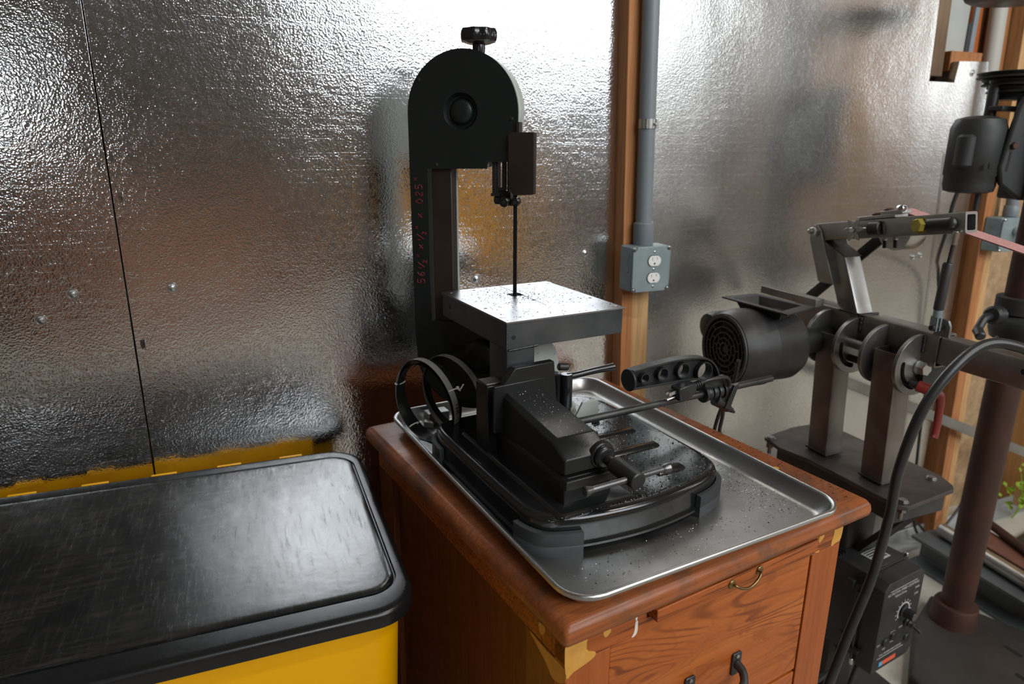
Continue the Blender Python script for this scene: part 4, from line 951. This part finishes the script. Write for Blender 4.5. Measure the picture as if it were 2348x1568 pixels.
for y0, y1 in ((1.068, 1.124), (.916, .972)):
    g = G(); yc = (y0+y1)/2
    g.sqtube(P(1.262, yc, -.697), P(1.244, yc, -.402), (1, 0, .06), (0, 1, 0), .0255, (y1-y0)/2, .003); part('post', g, M['steel_brown'], GR)
    weld([P(1.236, y1, -.694), P(1.236, y0, -.694), P(1.288, y0, -.694)], .0030, GR)
# red ratchet lever
g = G(); g.tube([P(1.250, .885, -.462), P(1.262, .862, -.468), P(1.275, .852, -.478), P(1.275, .848, -.520), P(1.272, .846, -.552), P(1.268, .845, -.562)], lambda q: .0125-.0045*q if q < .5 else .0100-.001*q+.002*max(0,q-.8), 14, flat=.7)
rl = part('ratchet_lever', g, M['red'], GR, label='faded red ratchet lever')
part('lever_stud', G().rod(P(1.246, .900, -.460), P(1.252, .882, -.463), .0085), M['steel_dark'], rl)
# rectangular bracket behind the arm
part('rear_bracket', G().box(1.262-gx, 1.345-gx, .885-gy, .893-gy, -.470-gz, -.424-gz), M['steel_dark'], GR, .001)
# mounting plate with bolts
mp = [(1.190, 1.215), (1.178, 1.150), (1.196, 1.075), (1.200, .845), (1.215, .833), (1.372, .850), (1.386, .862), (1.405, .905), (1.402, 1.23), (1.318, 1.236), (1.30, 1.236)]
mpl = part('mounting_plate', G().prism([(x-gx, y-gy) for x, y in mp][::-1], -.010, 0), M['plate_brown'], GR, .0012)
for (x, y) in ((1.222, .852), (1.37, .90), (1.195, 1.20)):
    g = G(); g.hexhead(P(x, y, -.7005), P(x, y, -.6940), .0100); g.lathe([(.012, 0), (.012, .002)], P(x, y, -.700), (0, 0, 1), 16); g.rod(P(x, y, -.740), P(x, y, -.700), .0045); g.hexhead(P(x, y, -.722), P(x, y, -.711), .0095)
    part('mounting_bolt', g, M['steel'], mpl)
# belt and wheels
wc = P(1.335, 1.040, -.172); wr = .042
part('tracking_wheel', G().lathe([(wr-.002, 0), (wr, .003), (wr, .047), (wr-.002, .05), (wr*.7, .048), (wr*.65, .040), (.012, .040)], wc+Vector((-.025, 0, 0)), (1, 0, 0), 40), M['steel_bright'], GR)
part('drive_wheel', G().lathe([(.046, 0), (.048, .003), (.048, .047), (.046, .05)], P(1.310, 1.125, -.440), (1, 0, 0), 36), M['steel_dark'], GR)
bw = .0245
fwc, fwr = P(1.335, .50, -.300), .06
def tang(c, r, a): return (c.y+r*math.cos(a), c.z+r*math.sin(a))
zt1, zt2 = wc.z+wr+.0012, fwc.z+fwr
def zl(y): return zt1 + (zt2-zt1)*(wc.y-y)/(wc.y-fwc.y)
yr = P(0, .66, 0).y
pts = [tang(wc, wr+.0012, R(x)) for x in (110, 98, 84)] + [(wc.y-.02, zl(wc.y-.02)-.0016), (yr, zl(yr)-.0016)] + [tang(P(0, .56, -.42), .05, R(x)) for x in (20, -30, -80)] + [tang(fwc, fwr+.0012, R(x)) for x in (-88, -120, -160, -200, -235, -262)] + [(yr, zl(yr)), (wc.y+.005, zl(wc.y+.005))]
g = G(); xm_ = wc.x
ls = [[(xm_-bw, y, z), (xm_+bw, y, z), (xm_+bw, y*1.0, z+.0008), (xm_-bw, y, z+.0008)] for y, z in pts + [pts[0]]]
g.loops(ls, False, False); part('abrasive_belt', g, M['belt'], GR, smooth=60, label='faded pink abrasive belt')
part('contact_wheel', G().lathe([(fwr-.002, 0), (fwr, .003), (fwr, .047), (fwr-.002, .05)], fwc+Vector((-.025, 0, 0)), (1, 0, 0), 40), M['plastic'], GR)
part('wheel_fork', G().box(1.300-gx, 1.308-gx, .49-gy, .58-gy, -.40-gz, -.28-gz), M['steel'], GR, .001)
# motor
mc = P(.970, 1.135, -.425); mr = .0865
mx = Vector((1, -.04, 0)).normalized()
g = G().lathe([(mr*.80, .010), (mr*.86, .004), (mr*.90, .0), (mr*.985, .020), (mr, .030), (mr, .078), (mr*.93, .082)], mc, mx, 48)
mo = part('motor', g, M['plastic_dusty'], GR, smooth=45)
part('motor_case', G().lathe([(mr*.93, .080), (mr*.92, .082), (mr*.92, .150), (mr*.84, .165), (mr*.5, .172)], mc, mx, 48), M['plastic_dusty'], mo, smooth=45)
part('fan_recess', G().lathe([(mr*.80, .012), (mr*.80, .0125)], mc, mx, 40), M['dark'], mo)
mo_y = Vector((0, 0, 1)); mo_x = mo_y.cross(mx)*-1
FM = frame(mc, mo_x, mo_y, -mx)
def annulus(g, r0, r1, d0, d1, mt_): g.loops([[mt_ @ Vector((x, y, d)) for x, y in circ(0, 0, r, 40)] for r, d in ((r0, d0), (r1, d0), (r1, d1), (r0, d1), (r0, d0))], False, False)
g = G(); annulus(g, mr*.80, mr*.88, -.006, .0045, FM)
for r in (.16, .29, .43, .57, .71): annulus(g, mr*r-.0013, mr*r+.0013, -.006, .003, FM)
for k in range(10):
    a = R(36*k+10); 
    for r0, r1, da in ((.71, .84, 0), (.57, .71, 18), (.43, .57, 0), (.29, .43, 18), (.16, .29, 0)):
        b_ = a+R(da); p0 = Vector((math.cos(b_)*mr*r0, math.sin(b_)*mr*r0, .001)); p1 = Vector((math.cos(b_)*mr*r1, math.sin(b_)*mr*r1, .001))
        g.cyl(FM @ p0, FM @ p1, .0014, n=6)
g.lathe([(mr*.10, -.006), (mr*.10, -.001), (mr*.04, 0)], FM @ Vector((0, 0, 0)), -mx, 16)
part('fan_grille', g, M['rubber'], mo)
part('capacitor_cover', G().lathe([(.012, 0), (.030, .006), (.034, .02), (.034, .10), (.028, .11)], mc+Vector((.006, .078, .030)), mx, 24), M['plastic'], mo)
g = G()
ft_out = [(1.022, 1.222), (1.034, 1.033), (1.140, 1.066), (1.118, 1.222)]
flo = [(x-gx, y-gy) for x, y in ft_out]
fli = [(a_*.72 + .28*(1.078-gx), b_*.72 + .28*(1.135-gy)) for a_, b_ in flo]
g.holed(flo, [fli], -.333-gz, -.3295-gz); 
lo = [(a_*.55+.45*(1.076-gx), b_*.60+.40*(1.132-gy)) for a_, b_ in flo]
g.loops([[(x, y, -.330-gz) for x, y in fli], [(x, y, -.352-gz) for x, y in lo]], False, True)
part('motor_foot', g, M['plastic_dusty'], mo, .0006, label='upturned mounting foot on top of the motor')
part('motor_flange', G().cyl(P(1.130, 1.13, -.428), P(1.262, 1.13, -.428), .030, n=30), M['steel_dark'], GR)

#==================================================================== GRINDER STAND
ST = thing('grinder_stand', 'dark steel pedestal stand holding up the belt grinder', 'stand', (1.29, 1.03, ZF))
sz = -.710-ZF
part('head_channel', G().box(-.075, .075, -.17, .165, sz-.045, sz), M['steel_dark'], ST, .002)
g = G().sqtube((0, 0, .008), (0, 0, sz-.045), (1, 0, 0), (0, 1, 0), .045, .045, .004); part('pedestal', g, M['press_iron'], ST)
for sy in (-1, 1):
    part('gusset', G().prism([(sy*.165, sz-.046), (sy*.150, sz-.046), (sy*.045, sz-.190), (sy*.045, sz-.215)], 0, .05, FYZ(-.025)), M['steel_dark'], ST, .001)
part('floor_plate', G().box(-.10, .14, -.14, .16, 0, .008), M['press_iron'], ST, .001)
g = G(); g.hexa([(-.05, -.130, sz-.235), (-.02, -.130, sz-.235), (-.02, -.045, sz-.235), (-.05, -.045, sz-.235), (-.05, -.075, sz-.205), (-.02, -.075, sz-.205), (-.02, -.045, sz-.205), (-.05, -.045, sz-.205)])
part('hanger_bracket', g, M['steel_dark'], ST, .001)

#==================================================================== SPEED CONTROLLER
vt = 1.45; VB = Vector((.8395, .5863, -.6153))*vt           # upper left front corner
VF = thing('speed_controller', 'black motor speed control box with white knob scale, hung below the grinder', 'controller', (VB.x, VB.y, VB.z-.235), R(8))
vw, vh, vd = .150, .228, .175
ch = .016
face = [(0, 0), (vw-ch*.9, 0), (vw, ch), (vw, vh-ch), (vw-ch, vh), (ch, vh), (0, vh-ch)]
def fr(y, z=0): return [(x, y, zz) for x, zz in face]
part('front_housing', G().loops([fr(.040), fr(.004), [(x*.985+.001, 0.0, zz*.99+.001) for x, zz in face]]), M['plastic_dusty'], VF, .001)
part('rear_housing', G().box(.004, vw-.002, .044, vd, .012, vh+.004), M['plastic_dusty'], VF, .004)
part('joint_band', G().box(.002, vw, .040, .050, .006, vh+.003), M['plastic'], VF, .001)
for k in range(3):
    part('top_fin', G().box(.008+k*.010, .012+k*.010, .115, vd-.002, vh+.004, vh+.010), M['plastic'], VF)
    part('top_fin', G().box(vw-.030+k*.009, vw-.026+k*.009, .115, vd+.008, vh+.004, vh+.014), M['plastic'], VF)
part('top_notch', G().box(.042, .085, .125, vd+.002, vh+.0035, vh+.0046), M['dark'], VF)
part('hanger_clevis', G().box(.050, .053, .130, .165, vh+.004, vh+.030).box(.074, .077, .130, .165, vh+.004, vh+.030).box(.050, .077, .160, .165, vh+.004, vh+.030), M['steel_dark'], VF)
part('rating_label', G().prism([(.058, .060), (.112, .060), (.112, .098), (.058, .098)], vh+.0041, vh+.0046), M['label'], VF)
for k in range(5): part('label_line', G().box(.062, .108-.008*(k % 2), .0655+k*.0068, .0685+k*.0068, vh+.0046, vh+.0048), M['ink'], VF)
FV = frame((0, -.0002, 0), (1, 0, 0), (0, 0, 1), (0, -1, 0))
def vt_(s, x, z, size, mat=M['print']): text('panel_text', s, size, frame((x, -.0003, z), (1, 0, 0), (0, 0, 1), (0, -1, 0)), mat, VF, .0002)
vt_('AC MOTOR SPEED CONTROL', .072, vh-.031, .0088); vt_('Hybrid Drive', .064, vh-.041, .0082)
part('panel_line', G().box(.022, .122, -.0006, 0, vh-.0235, vh-.0225), M['print'], VF)
vt_('PWR', .128, vh-.046, .0075); vt_('JOG', .128, vh-.062, .0075)
vt_('STOP', .060, .089, .007); vt_('FWD', .062, .064, .0065); vt_('REV', .034, .055, .0065); vt_('RUN', .088, .092, .0065); vt_('OFF', .010, .072, .0065)
vt_('FULL POWER INPUT DRIVE', .062, .041, .0068); part('panel_line', G().box(.014, .112, -.0006, 0, .0335, .0345), M['print'], VF)
kx, kz = .087, .134
g = G(); q = arcslot(kx, kz, .0215, .0035, -10, 210, 18); g.prism(q, 0, .0006, FV)
for k in range(11):
    a = R(-30+24*k); g.box(-.0008, .0008, -.0022, .0022, 0, .0006, frame((kx+.0275*math.cos(a), 0, kz+.0275*math.sin(a)), (math.cos(a+PI/2), 0, math.sin(a+PI/2)), (math.cos(a), 0, math.sin(a)), (0, -1, 0)))
part('dial_scale', g, M['print'], VF)
g = G(); g.lathe([(.0135, 0), (.0135, .003), (.0105, .005), (.0100, .024), (.0090, .026)], (kx, -.0004, kz), (0, -1, 0), 24)
for k in range(12): a = 2*PI*k/12; g.cyl((kx+.0103*math.cos(a), -.006, kz+.0103*math.sin(a)), (kx+.0098*math.cos(a), -.025, kz+.0098*math.sin(a)), .0011, n=6)
kb = part('speed_knob', g, M['plastic'], VF); part('knob_cap', G().lathe([(.0088, 0), (.0085, .0008)], (kx, -.0262, kz), (0, -1, 0), 20), M['zinc'], kb)
g = G(); g.lathe([(.0105, 0), (.0105, .004), (.0085, .006), (.0090, .010), (.0075, .012), (.0070, .018), (.0045, .020)], (.106, -.0004, .100), (.0, -1, -.1), 18)
sw = part('toggle_switch', g, M['plastic'], VF); part('toggle_lever', G().tube([(.106, -.018, .098), (.1065, -.028, .094), (.107, -.034, .091)], lambda q: .0030+.0012*q, 10), M['steel_dark'], sw)
for (x, z) in ((.034, .073), (.062, .079), (.120, .052)): 
    part('switch_cap', G().lathe([(.0115, 0), (.0110, .0025), (.0095, .0045), (.004, .0050)], (x, -.0004, z), (0, -1, 0), 20), M['plastic'], VF)
part('maker_label', G().box(.038, .088, -.0007, 0, .010, .021), M['label_red'], VF, label='small red and blue label'); part('maker_label', G().box(.026, .0375, -.0007, 0, .010, .021), M['label_blue'], VF)
part('hinge_pin', G().rod((-.006, .046, .012), (-.006, .046, vh-.02), .0026).rod((-.006, .058, .03), (-.006, .058, vh-.03), .0018), M['plastic_dusty'], VF)
for z in (.035, vh-.052): part('hinge_lug', G().box(-.012, .008, .030, .056, z, z+.008).box(-.012, -.002, .064, .080, z+.012, z+.030), M['plastic'], VF, .001)
for x in (.004, vw-.004): part('case_screw', G().rod((x, .044, vh+.001), (x, .044, vh+.010), .0042) if x > .1 else G().rod((x-.006, .046, -.004), (x-.006, .046, .012), .0045), M['zinc'], VF)
g = G(); g.lathe([(.013, 0), (.016, .006), (.016, .018), (.013, .022)], (.020, .085, -.012), (0, 0, 1), 18)
part('cable_gland', g, M['plastic'], VF)
def run(name, label, pts, r, mat=None, cat='cable'):
    P0 = Vector(pts[0]); return tag(_mk(name, [Vector(p)-P0 for p in pts], r, mat or M['cord'], P0), label, cat)
def _mk(name, pts, r, mat, loc):
    o = part(name, G().tube(pts, r, 12), mat); o.location = loc; return o
def ry(v, t): return Vector(v)*t
run('motor_cable', 'thick black cable arching over the tool arm and down past the speed control box', [ry((1.24, .56, -.40), 1.1), ry((1.13, .586, -.325), 1.12), ry((1.06, .5988, -.284), 1.14), ry((1.0087, .6219, -.2782), 1.14), ry((.9575, .6314, -.3153), 1.13), ry((.9097, .6319, -.3769), 1.14), ry((.8717, .6226, -.4568), 1.18), ry((.8534, .611, -.5183), 1.22), ry((.8207, .5976, -.6043), 1.25), ry((.782, .589, -.680), 1.27), ry((.7456, .5809, -.7569), 1.28), ry((.715, .575, -.83), 1.29), ry((.69, .57, -.93), 1.32), (.93, .78, ZF+.0095), (1.05, .70, ZF+.0095)], .0088)
vfr = Matrix.Translation((VB.x, VB.y, VB.z-.235)) @ Matrix.Rotation(R(8), 4, 'Z')
def v3(p): return vfr @ Vector(p)
run('controller_cable', 'black cable curving from the gland under the speed control box towards the cabinet', [v3((.020, .085, -.006)), v3((.012, .084, -.030)), v3((-.03, .080, -.042)), v3((-.10, .075, -.040)), v3((-.16, .10, -.06)), v3((-.18, .14, -.15))], .0060)
run('controller_lead', 'second black cable dropping straight down from the speed control box', [v3((.060, .060, .010)), v3((.052, .058, -.030)), v3((.030, .055, -.070)), v3((0, .05, -.13)), v3((-.02, .04, -.165))], .0062)

#==================================================================== DRILL PRESS
px, py = 1.757, 1.02
DP = thing('drill_press', 'tall dark floor-standing drill press with rust-brown column and stepped pulley', 'drill press', (px, py, ZF))
def Q(x, y, z): return Vector((x-px, y-py, z-ZF))
part('column', G().cyl((0, 0, .05), (0, 0, 1.75), .0385, n=36), M['rust'], DP, label='rust-brown round column')
e1, e2 = Vector((-.917, -.40, 0)), Vector((.40, -.917, 0)); A = Vector((.050, .105, 0))
def bp(i, z): 
    c = [A, A+e1*.17, A+e1*.40+e2*.05, A+e1*.44+e2*.10, A+e1*.42+e2*.30, A+e1*.34+e2*.44, A+e2*.44, A+e2*.02+e1*(-.01)]
    m = sum(c, Vector())/len(c); return [(*(p+(m-p).normalized()*i).xy, z) for p in c]
g = G().loops([bp(0, .0005), bp(0, .030), bp(.006, .040), bp(.016, .044)]); part('base', g, M['press_iron'], DP, .003)
for (a_, b_) in ((.12, .22), (.22, .26), (.16, .33)):
    c = A+e1*a_+e2*b_; part('base_slot', G().prism([(c.x-.006, c.y-.022), (c.x+.006, c.y-.022), (c.x+.006, c.y+.022), (c.x-.006, c.y+.022)], .0436, .0446), M['dark'], DP)
part('column_flange', G().lathe([(.060, .044), (.056, .060), (.054, .095), (.051, .100), (.0400, .101)], (0, 0, 0), (0, 0, 1), 36), M['rust'], DP, smooth=50)
zt = .940
part('table_bracket', G().lathe([(.055, 0), (.078, .010), (.084, .030), (.082, .055), (.070, .066), (.048, .070), (.040, .072)], (.015, -.02, zt-.088), (0, 0, 1), 36).prism(rrect(.03, .24, -.10, .02, .01, 3), zt-.075, zt-.030), M['press'], DP, smooth=45)
part('bracket_collar', G().lathe([(.052, 0), (.054, .002), (.054, .040), (.050, .042)], (0, 0, zt-.018), (0, 0, 1), 32), M['press'], DP)
g = G(); h0 = Q(1.665, 1.01, -.382); g.rod(h0, h0+Vector((-.035, -.005, .004)), .022); g.tube([h0+Vector((-.030, 0, 0)), h0+Vector((-.055, -.003, -.002)), h0+Vector((-.072, -.006, -.018)), h0+Vector((-.086, -.010, -.030))], lambda q: .0095, 12)
g.rod(h0+Vector((-.080, -.008, -.026)), h0+Vector((-.098, -.030, -.036)), .0110)
part('crank_handle', g, M['plastic'], DP)
g = G(); g.tube([h0+Vector((.01, 0, -.055)), h0+Vector((-.02, -.01, -.07)), h0+Vector((-.05, -.02, -.085))], .0045, 8); part('lock_lever', g, M['plastic'], DP)
# motor hanging at the rear left
m0 = Q(1.655, 1.135, -.088)
g = G().lathe([(.040, -.018), (.052, -.014), (.055, 0), (.055, .020), (.058, .024), (.058, .130), (.050, .150), (.030, .156), (.012, .158)], m0, (0, 0, 1), 36)
dm = part('drill_motor', g, M['press'], DP, smooth=45)
part('capacitor_cover', G().rod(m0+Vector((-.048, -.01, .04)), m0+Vector((-.046, -.01, .115)), .022, .006, 16), M['press'], dm)
part('motor_foot', G().rod(m0+Vector((.012, -.02, -.016)), m0+Vector((.012, -.02, -.06)), .0065), M['press'], dm)
for dx in (-.012, .004): part('vent_slot', G().box(-.004, .004, -.0008, 0, -.006, .006, frame(m0+Vector((dx-.022, -.0563+abs(dx)*.1, .045)), (1, -.3, 0), (.3, 1, 0), (0, 0, 1))), M['dark'], dm)
part('motor_shaft', G().rod(m0+Vector((.028, 0, .15)), m0+Vector((.028, 0, .24)), .0125), M['steel_dark'], dm)
# stepped pulleys
pc = Q(1.735, 1.125, .128)
for k, (r, z) in enumerate(((.078, .026), (.066, .010), (.054, -.006), (.042, -.022))):
    part('pulley_step', G().lathe([(r, 0), (r+.001, .0015), (r-.006, .0065), (r+.001, .0115), (r, .013)], pc+Vector((0, 0, z)), (0, 0, 1), 44), M['steel_dark'], DP)
part('motor_mount', G().box(-.07, .04, -.012, .02, -.005, .006, frame(Q(1.735, 1.115, .085), (1, .1, 0), (-.1, 1, 0), (0, 0, 1))), M['press'], DP, .002)
# head casting and rounded motor bracket plate
bo = [(0, 0), (.055, -.035), (.075, -.035), (.075, .20), (.035, .205), (.018, .195), (.010, .17), (-.012, .04)]
BF = frame(Q(1.668, 1.068, -.085), (.95, -.30, 0), (0, 0, 1), (-.30, -.95, 0))
part('bracket_plate', G().prism(bo, -.015, .0, BF), M['press'], DP, .006)
part('head_casting', G().prism([(.058, -.035), (.20, -.035), (.20, .25), (.075, .225), (.062, .20)], -.08, .012, BF), M['press_iron'], DP, .006)
part('head_bolt', G().hexhead(BF @ Vector((.012, .088, 0)), BF @ Vector((.012, .088, .008)), .008), M['rust'], DP)
part('bracket_slot', G().prism(arcslot(.008, .055, .0, .006, 0, 1, 3) if False else [(.004, .030), (.009, .030), (.012, .075), (.007, .075)], 0, .0006, BF), M['dark'], DP)
# big upper spindle pulley with its belt, at the very top right
part('spindle_pulley', G().lathe([(.11, 0), (.118, .004), (.122, .012), (.122, .030), (.116, .036)], Q(1.79, 1.180, .336), (0, 0, 1), 48), M['steel_dark'], DP)
run('thin_cord', 'thin black cord hanging from the drill press motor down the foil', [(1.615, 1.125, -.080), (1.606, 1.13, -.13), (1.62, 1.145, -.20), (1.74, 1.24, -.29), (1.93, 1.365, -.36), (1.989, 1.378, -.52), (1.99, 1.38, -.676), (2.002, 1.38, -.90), (2.034, 1.38, -1.145), (2.07, 1.37, -1.27), (2.14, 1.33, ZF+.006)], .0045, None, 'cord')
run('looped_cord', 'grey cord looping down the orange stud beside the column', [(2.30, 1.345, -.93), (2.275, 1.345, -.97), (2.262, 1.340, -1.04), (2.245, 1.340, -1.10), (2.20, 1.335, -1.18), (2.13, 1.33, -1.235), (2.06, 1.33, -1.24), (2.00, 1.33, -1.19)], .0042, M['cord'], 'cord')

#==================================================================== THINGS BY THE WALL, LOWER RIGHT
g = G(); g.sqtube((-.40, 0, .16), (.62, 0, -.265), (0, 1, 0), (.39, 0, .92), .010, .016, .002)
fb = tag(part('grey_bar', g, M['steel'], None), 'long grey metal bar slanting down behind the posts of the grinder', 'bar'); fb.location = (1.90, 1.335, -.770)
wp = thing('weeds', 'bright green weeds growing at the foot of the far wall', 'plant', (2.56, 1.36, ZF))
stem = part('stem', G().tube([(0, 0, 0), (.01, -.01, .08), (-.01, 0, .18)], .002, 6).tube([(0, 0, 0), (.03, -.02, .09), (.06, 0, .15)], .002, 6), M['leaf'], wp)
for k in range(46):
    a = random.random()*2*PI; L = .022+.02*random.random(); c = Vector((random.uniform(-.07, .10), random.uniform(-.05, .03), random.uniform(.06, .21)))
    d = Vector((math.cos(a), math.sin(a), random.uniform(-.3, .5))).normalized(); s1 = d.orthogonal().normalized()*L*.28
    part('leaf', G().add([c, c+d*L*.4+s1, c+d*L, c+d*L*.4-s1, c+d*L*.45+d.cross(s1)*.6], [(0, 1, 4), (1, 2, 4), (2, 3, 4), (3, 0, 4)]), M['leaf'], wp)
# steel stock on the floor, right of the column
def obj1(name, g, mat, loc, rz, label, cat, bevel=0, ry_=0):
    o = part(name, g, mat, None, bevel); o.location = loc; o.rotation_euler = (0, ry_, rz); return tag(o, label, cat)
obj1('steel_beam', G().prism([(-.06, 0), (.06, 0), (.06, .010), (.008, .016), (.008, .085), (.06, .092), (.06, .102), (-.06, .102), (-.06, .092), (-.008, .085), (-.008, .016), (-.06, .010)], -.22, .22, frame((0, 0, 0), (0, 1, 0), (0, 0, 1), (1, 0, 0))), M['beam'], (1.995, 1.085, ZF), R(-93), 'grey steel beam lying on the floor behind the column foot', 'beam', .001)
obj1('pipe_offcut', G().rod((-.20, 0, .0), (.20, 0, 0), .022), M['steel_bright'], (2.005, 1.075, ZF+.1245), R(-97), 'pale scuffed pipe resting on the grey steel beam', 'pipe')
obj1('wood_block', G().box(-.13, .13, -.045, .045, 0, .11), M['brick'], (2.135, 1.12, ZF), R(-97), 'red-brown block on the floor among the steel offcuts', 'block', .003)
obj1('rusty_rod', G().rod((-.18, 0, 0), (.14, 0, 0), .014), M['rust'], (2.165, 1.115, ZF+.1243), R(-110), 'rusty rod lying across the red-brown block', 'rod')
obj1('floor_plate_scrap', G().box(-.16, .16, -.10, .10, 0, .012), M['steel_dark'], (2.45, 1.10, ZF), R(-80), 'dark scrap plate on the floor at far right', 'plate', .001)
obj1('rusty_can', G().lathe([(.030, 0), (.042, .004), (.044, .05), (.044, .12), (.040, .126), (.020, .128)], (0, 0, 0), (0, 0, 1), 28), M['white_scuff'], (1.700, .585, ZF+.0445), 0, 'rust-stained white can on the drill press base at the bottom right corner', 'can')

#==================================================================== ROOM BEHIND THE CAMERA (seen only in the foil, plus an added ceiling light)
yc_ = thing('yellow_locker', 'yellow locker across the room, mirrored in the foil', 'locker', (1.42, -1.75, ZF))
part('locker_body', G().box(-.34, .34, -.20, .25, .0, 1.27), M['yellow'], yc_, .01)
for k in (-1, 1):
    part('locker_door', G().box(-.32 if k < 0 else .01, -.01 if k < 0 else .32, .25, .27, .05, 1.22), M['yellow'], yc_, .004)
tb = thing('workbench', 'long pale wooden workbench across the room, mirrored in the foil', 'bench', (-.4, -3.0, ZF))
part('bench_top', G().box(-.9, .9, -.35, .35, .80, .85), M['stud2'], tb, .003)
part('bench_panel', G().box(-.85, .85, .25, .28, .10, .80), M['pink'], tb, .002)
for x in (-.82, .82):
    for y in (-.28, .30): part('leg', G().box(x-.04, x+.04, y-.04, y+.04, 0, .80), M['stud'], tb, .002)

cf = thing('added_ceiling_light', 'added fluorescent fixture, out of view, brightening the middle of the room', 'added ceiling light', (1.9, -.9, 2.45))  # unseen fixture, added as a body for the first fill lamp
part('housing', G().box(-.62, .62, -.08, .08, 0, .05), M['white'], cf, .004)
for x in (-.5, .5): part('hanger_rod', G().cyl((x, 0, .05), (x, 0, ZC-2.45), .004, n=8), M['zinc'], cf)

#==================================================================== FILINGS AND CHIPS
def chips(name, label, n, mat, place, s0, s1, flat=True):
    g = G()
    for _ in range(n):
        p = place()
        if p is None: continue
        a = random.random()*2*PI; L = random.uniform(s0, s1); w_ = L*random.uniform(.12, .35); h_ = random.uniform(.0001, .0008)
        d = Vector((math.cos(a), math.sin(a), 0)); e = Vector((-d.y, d.x, 0)); p = Vector(p)+Vector((0, 0, .00015))
        g.add([p-d*L*.5, p+e*w_+Vector((0, 0, h_)), p+d*L*.5+Vector((0, 0, h_*.5)), p-e*w_], [(0, 1, 2), (0, 2, 3)])
    o = part(name, g, mat, None, smooth=0); o['kind'] = 'stuff'; o['label'] = label; o['category'] = 'shavings'; o.matrix_world = O3; return o
def on_base():
    x, y = random.uniform(.18, .37), random.uniform(.125, .49)
    if random.random() < .45: x, y = random.gauss(.27, .035), random.gauss(.37, .05)
    if random.random() < .2: x, y = random.gauss(.16, .05), random.gauss(.128, .010)
    if not (.05 < x < .37 and .115 < y < .49) or (.08 < x < .18 and y > .13) : return None
    return (x, y, .0555)
def on_pan():
    r = random.random()
    if r < .5: x, y = random.uniform(.385, .47), random.uniform(.05, .62)
    elif r < .8: x, y = random.uniform(.05, .46), random.uniform(.04, .10)
    else: x, y = random.gauss(.43, .02), random.gauss(.14, .03)
    if .03 < x < .372 and .095 < y < .52: return None
    return (x, y, .0005) if .032 < x < .475 and .035 < y < .63 else None
def on_plate():
    x, y = (random.gauss(.20, .03), random.gauss(.50, .035)) if random.random() < .5 else (random.uniform(.105, .315), random.uniform(.336, .578))
    return (x, y, tz) if .104 < x < .316 and .336 < y < .578 else None
def on_top():
    x, y = random.uniform(.505, .578), random.uniform(.05, .60)
    return (x, y, -.0046)
def on_vise():
    y = random.uniform(.17, .31); return (random.uniform(.094, .146), y, .1442+(y-.166)/(.152)*.0200)
chips('bright_shavings', 'bright chips on the sloping vise cover', 160, M['shav_lite'], on_vise, .0008, .0022)
chips('dark_shavings', 'dark steel filings scattered over the saw base', 2600, M['shav_dark'], on_base, .0010, .0042)
chips('bright_shavings', 'bright steel chips scattered over the saw base', 1300, M['shav_lite'], on_base, .0008, .0023)
chips('dark_shavings', 'dark filings lying on the sheet pan floor', 800, M['shav_dark'], on_pan, .0008, .0030)
chips('bright_shavings', 'bright chips lying on the sheet pan floor', 600, M['shav_lite'], on_pan, .0010, .0034)
chips('dark_shavings', 'dark filings on the square saw table', 800, M['shav_dark'], on_plate, .0010, .0042)
chips('dark_shavings', 'dark filings on the right edge of the cabinet top', 420, M['shav_dark'], on_top, .0010, .0040)

#==================================================================== lift everything so that the floor is z = 0
for o in list(sc.objects):
    if o.parent is None: o.location.z += FLOOR
bpy.context.view_layer.update()
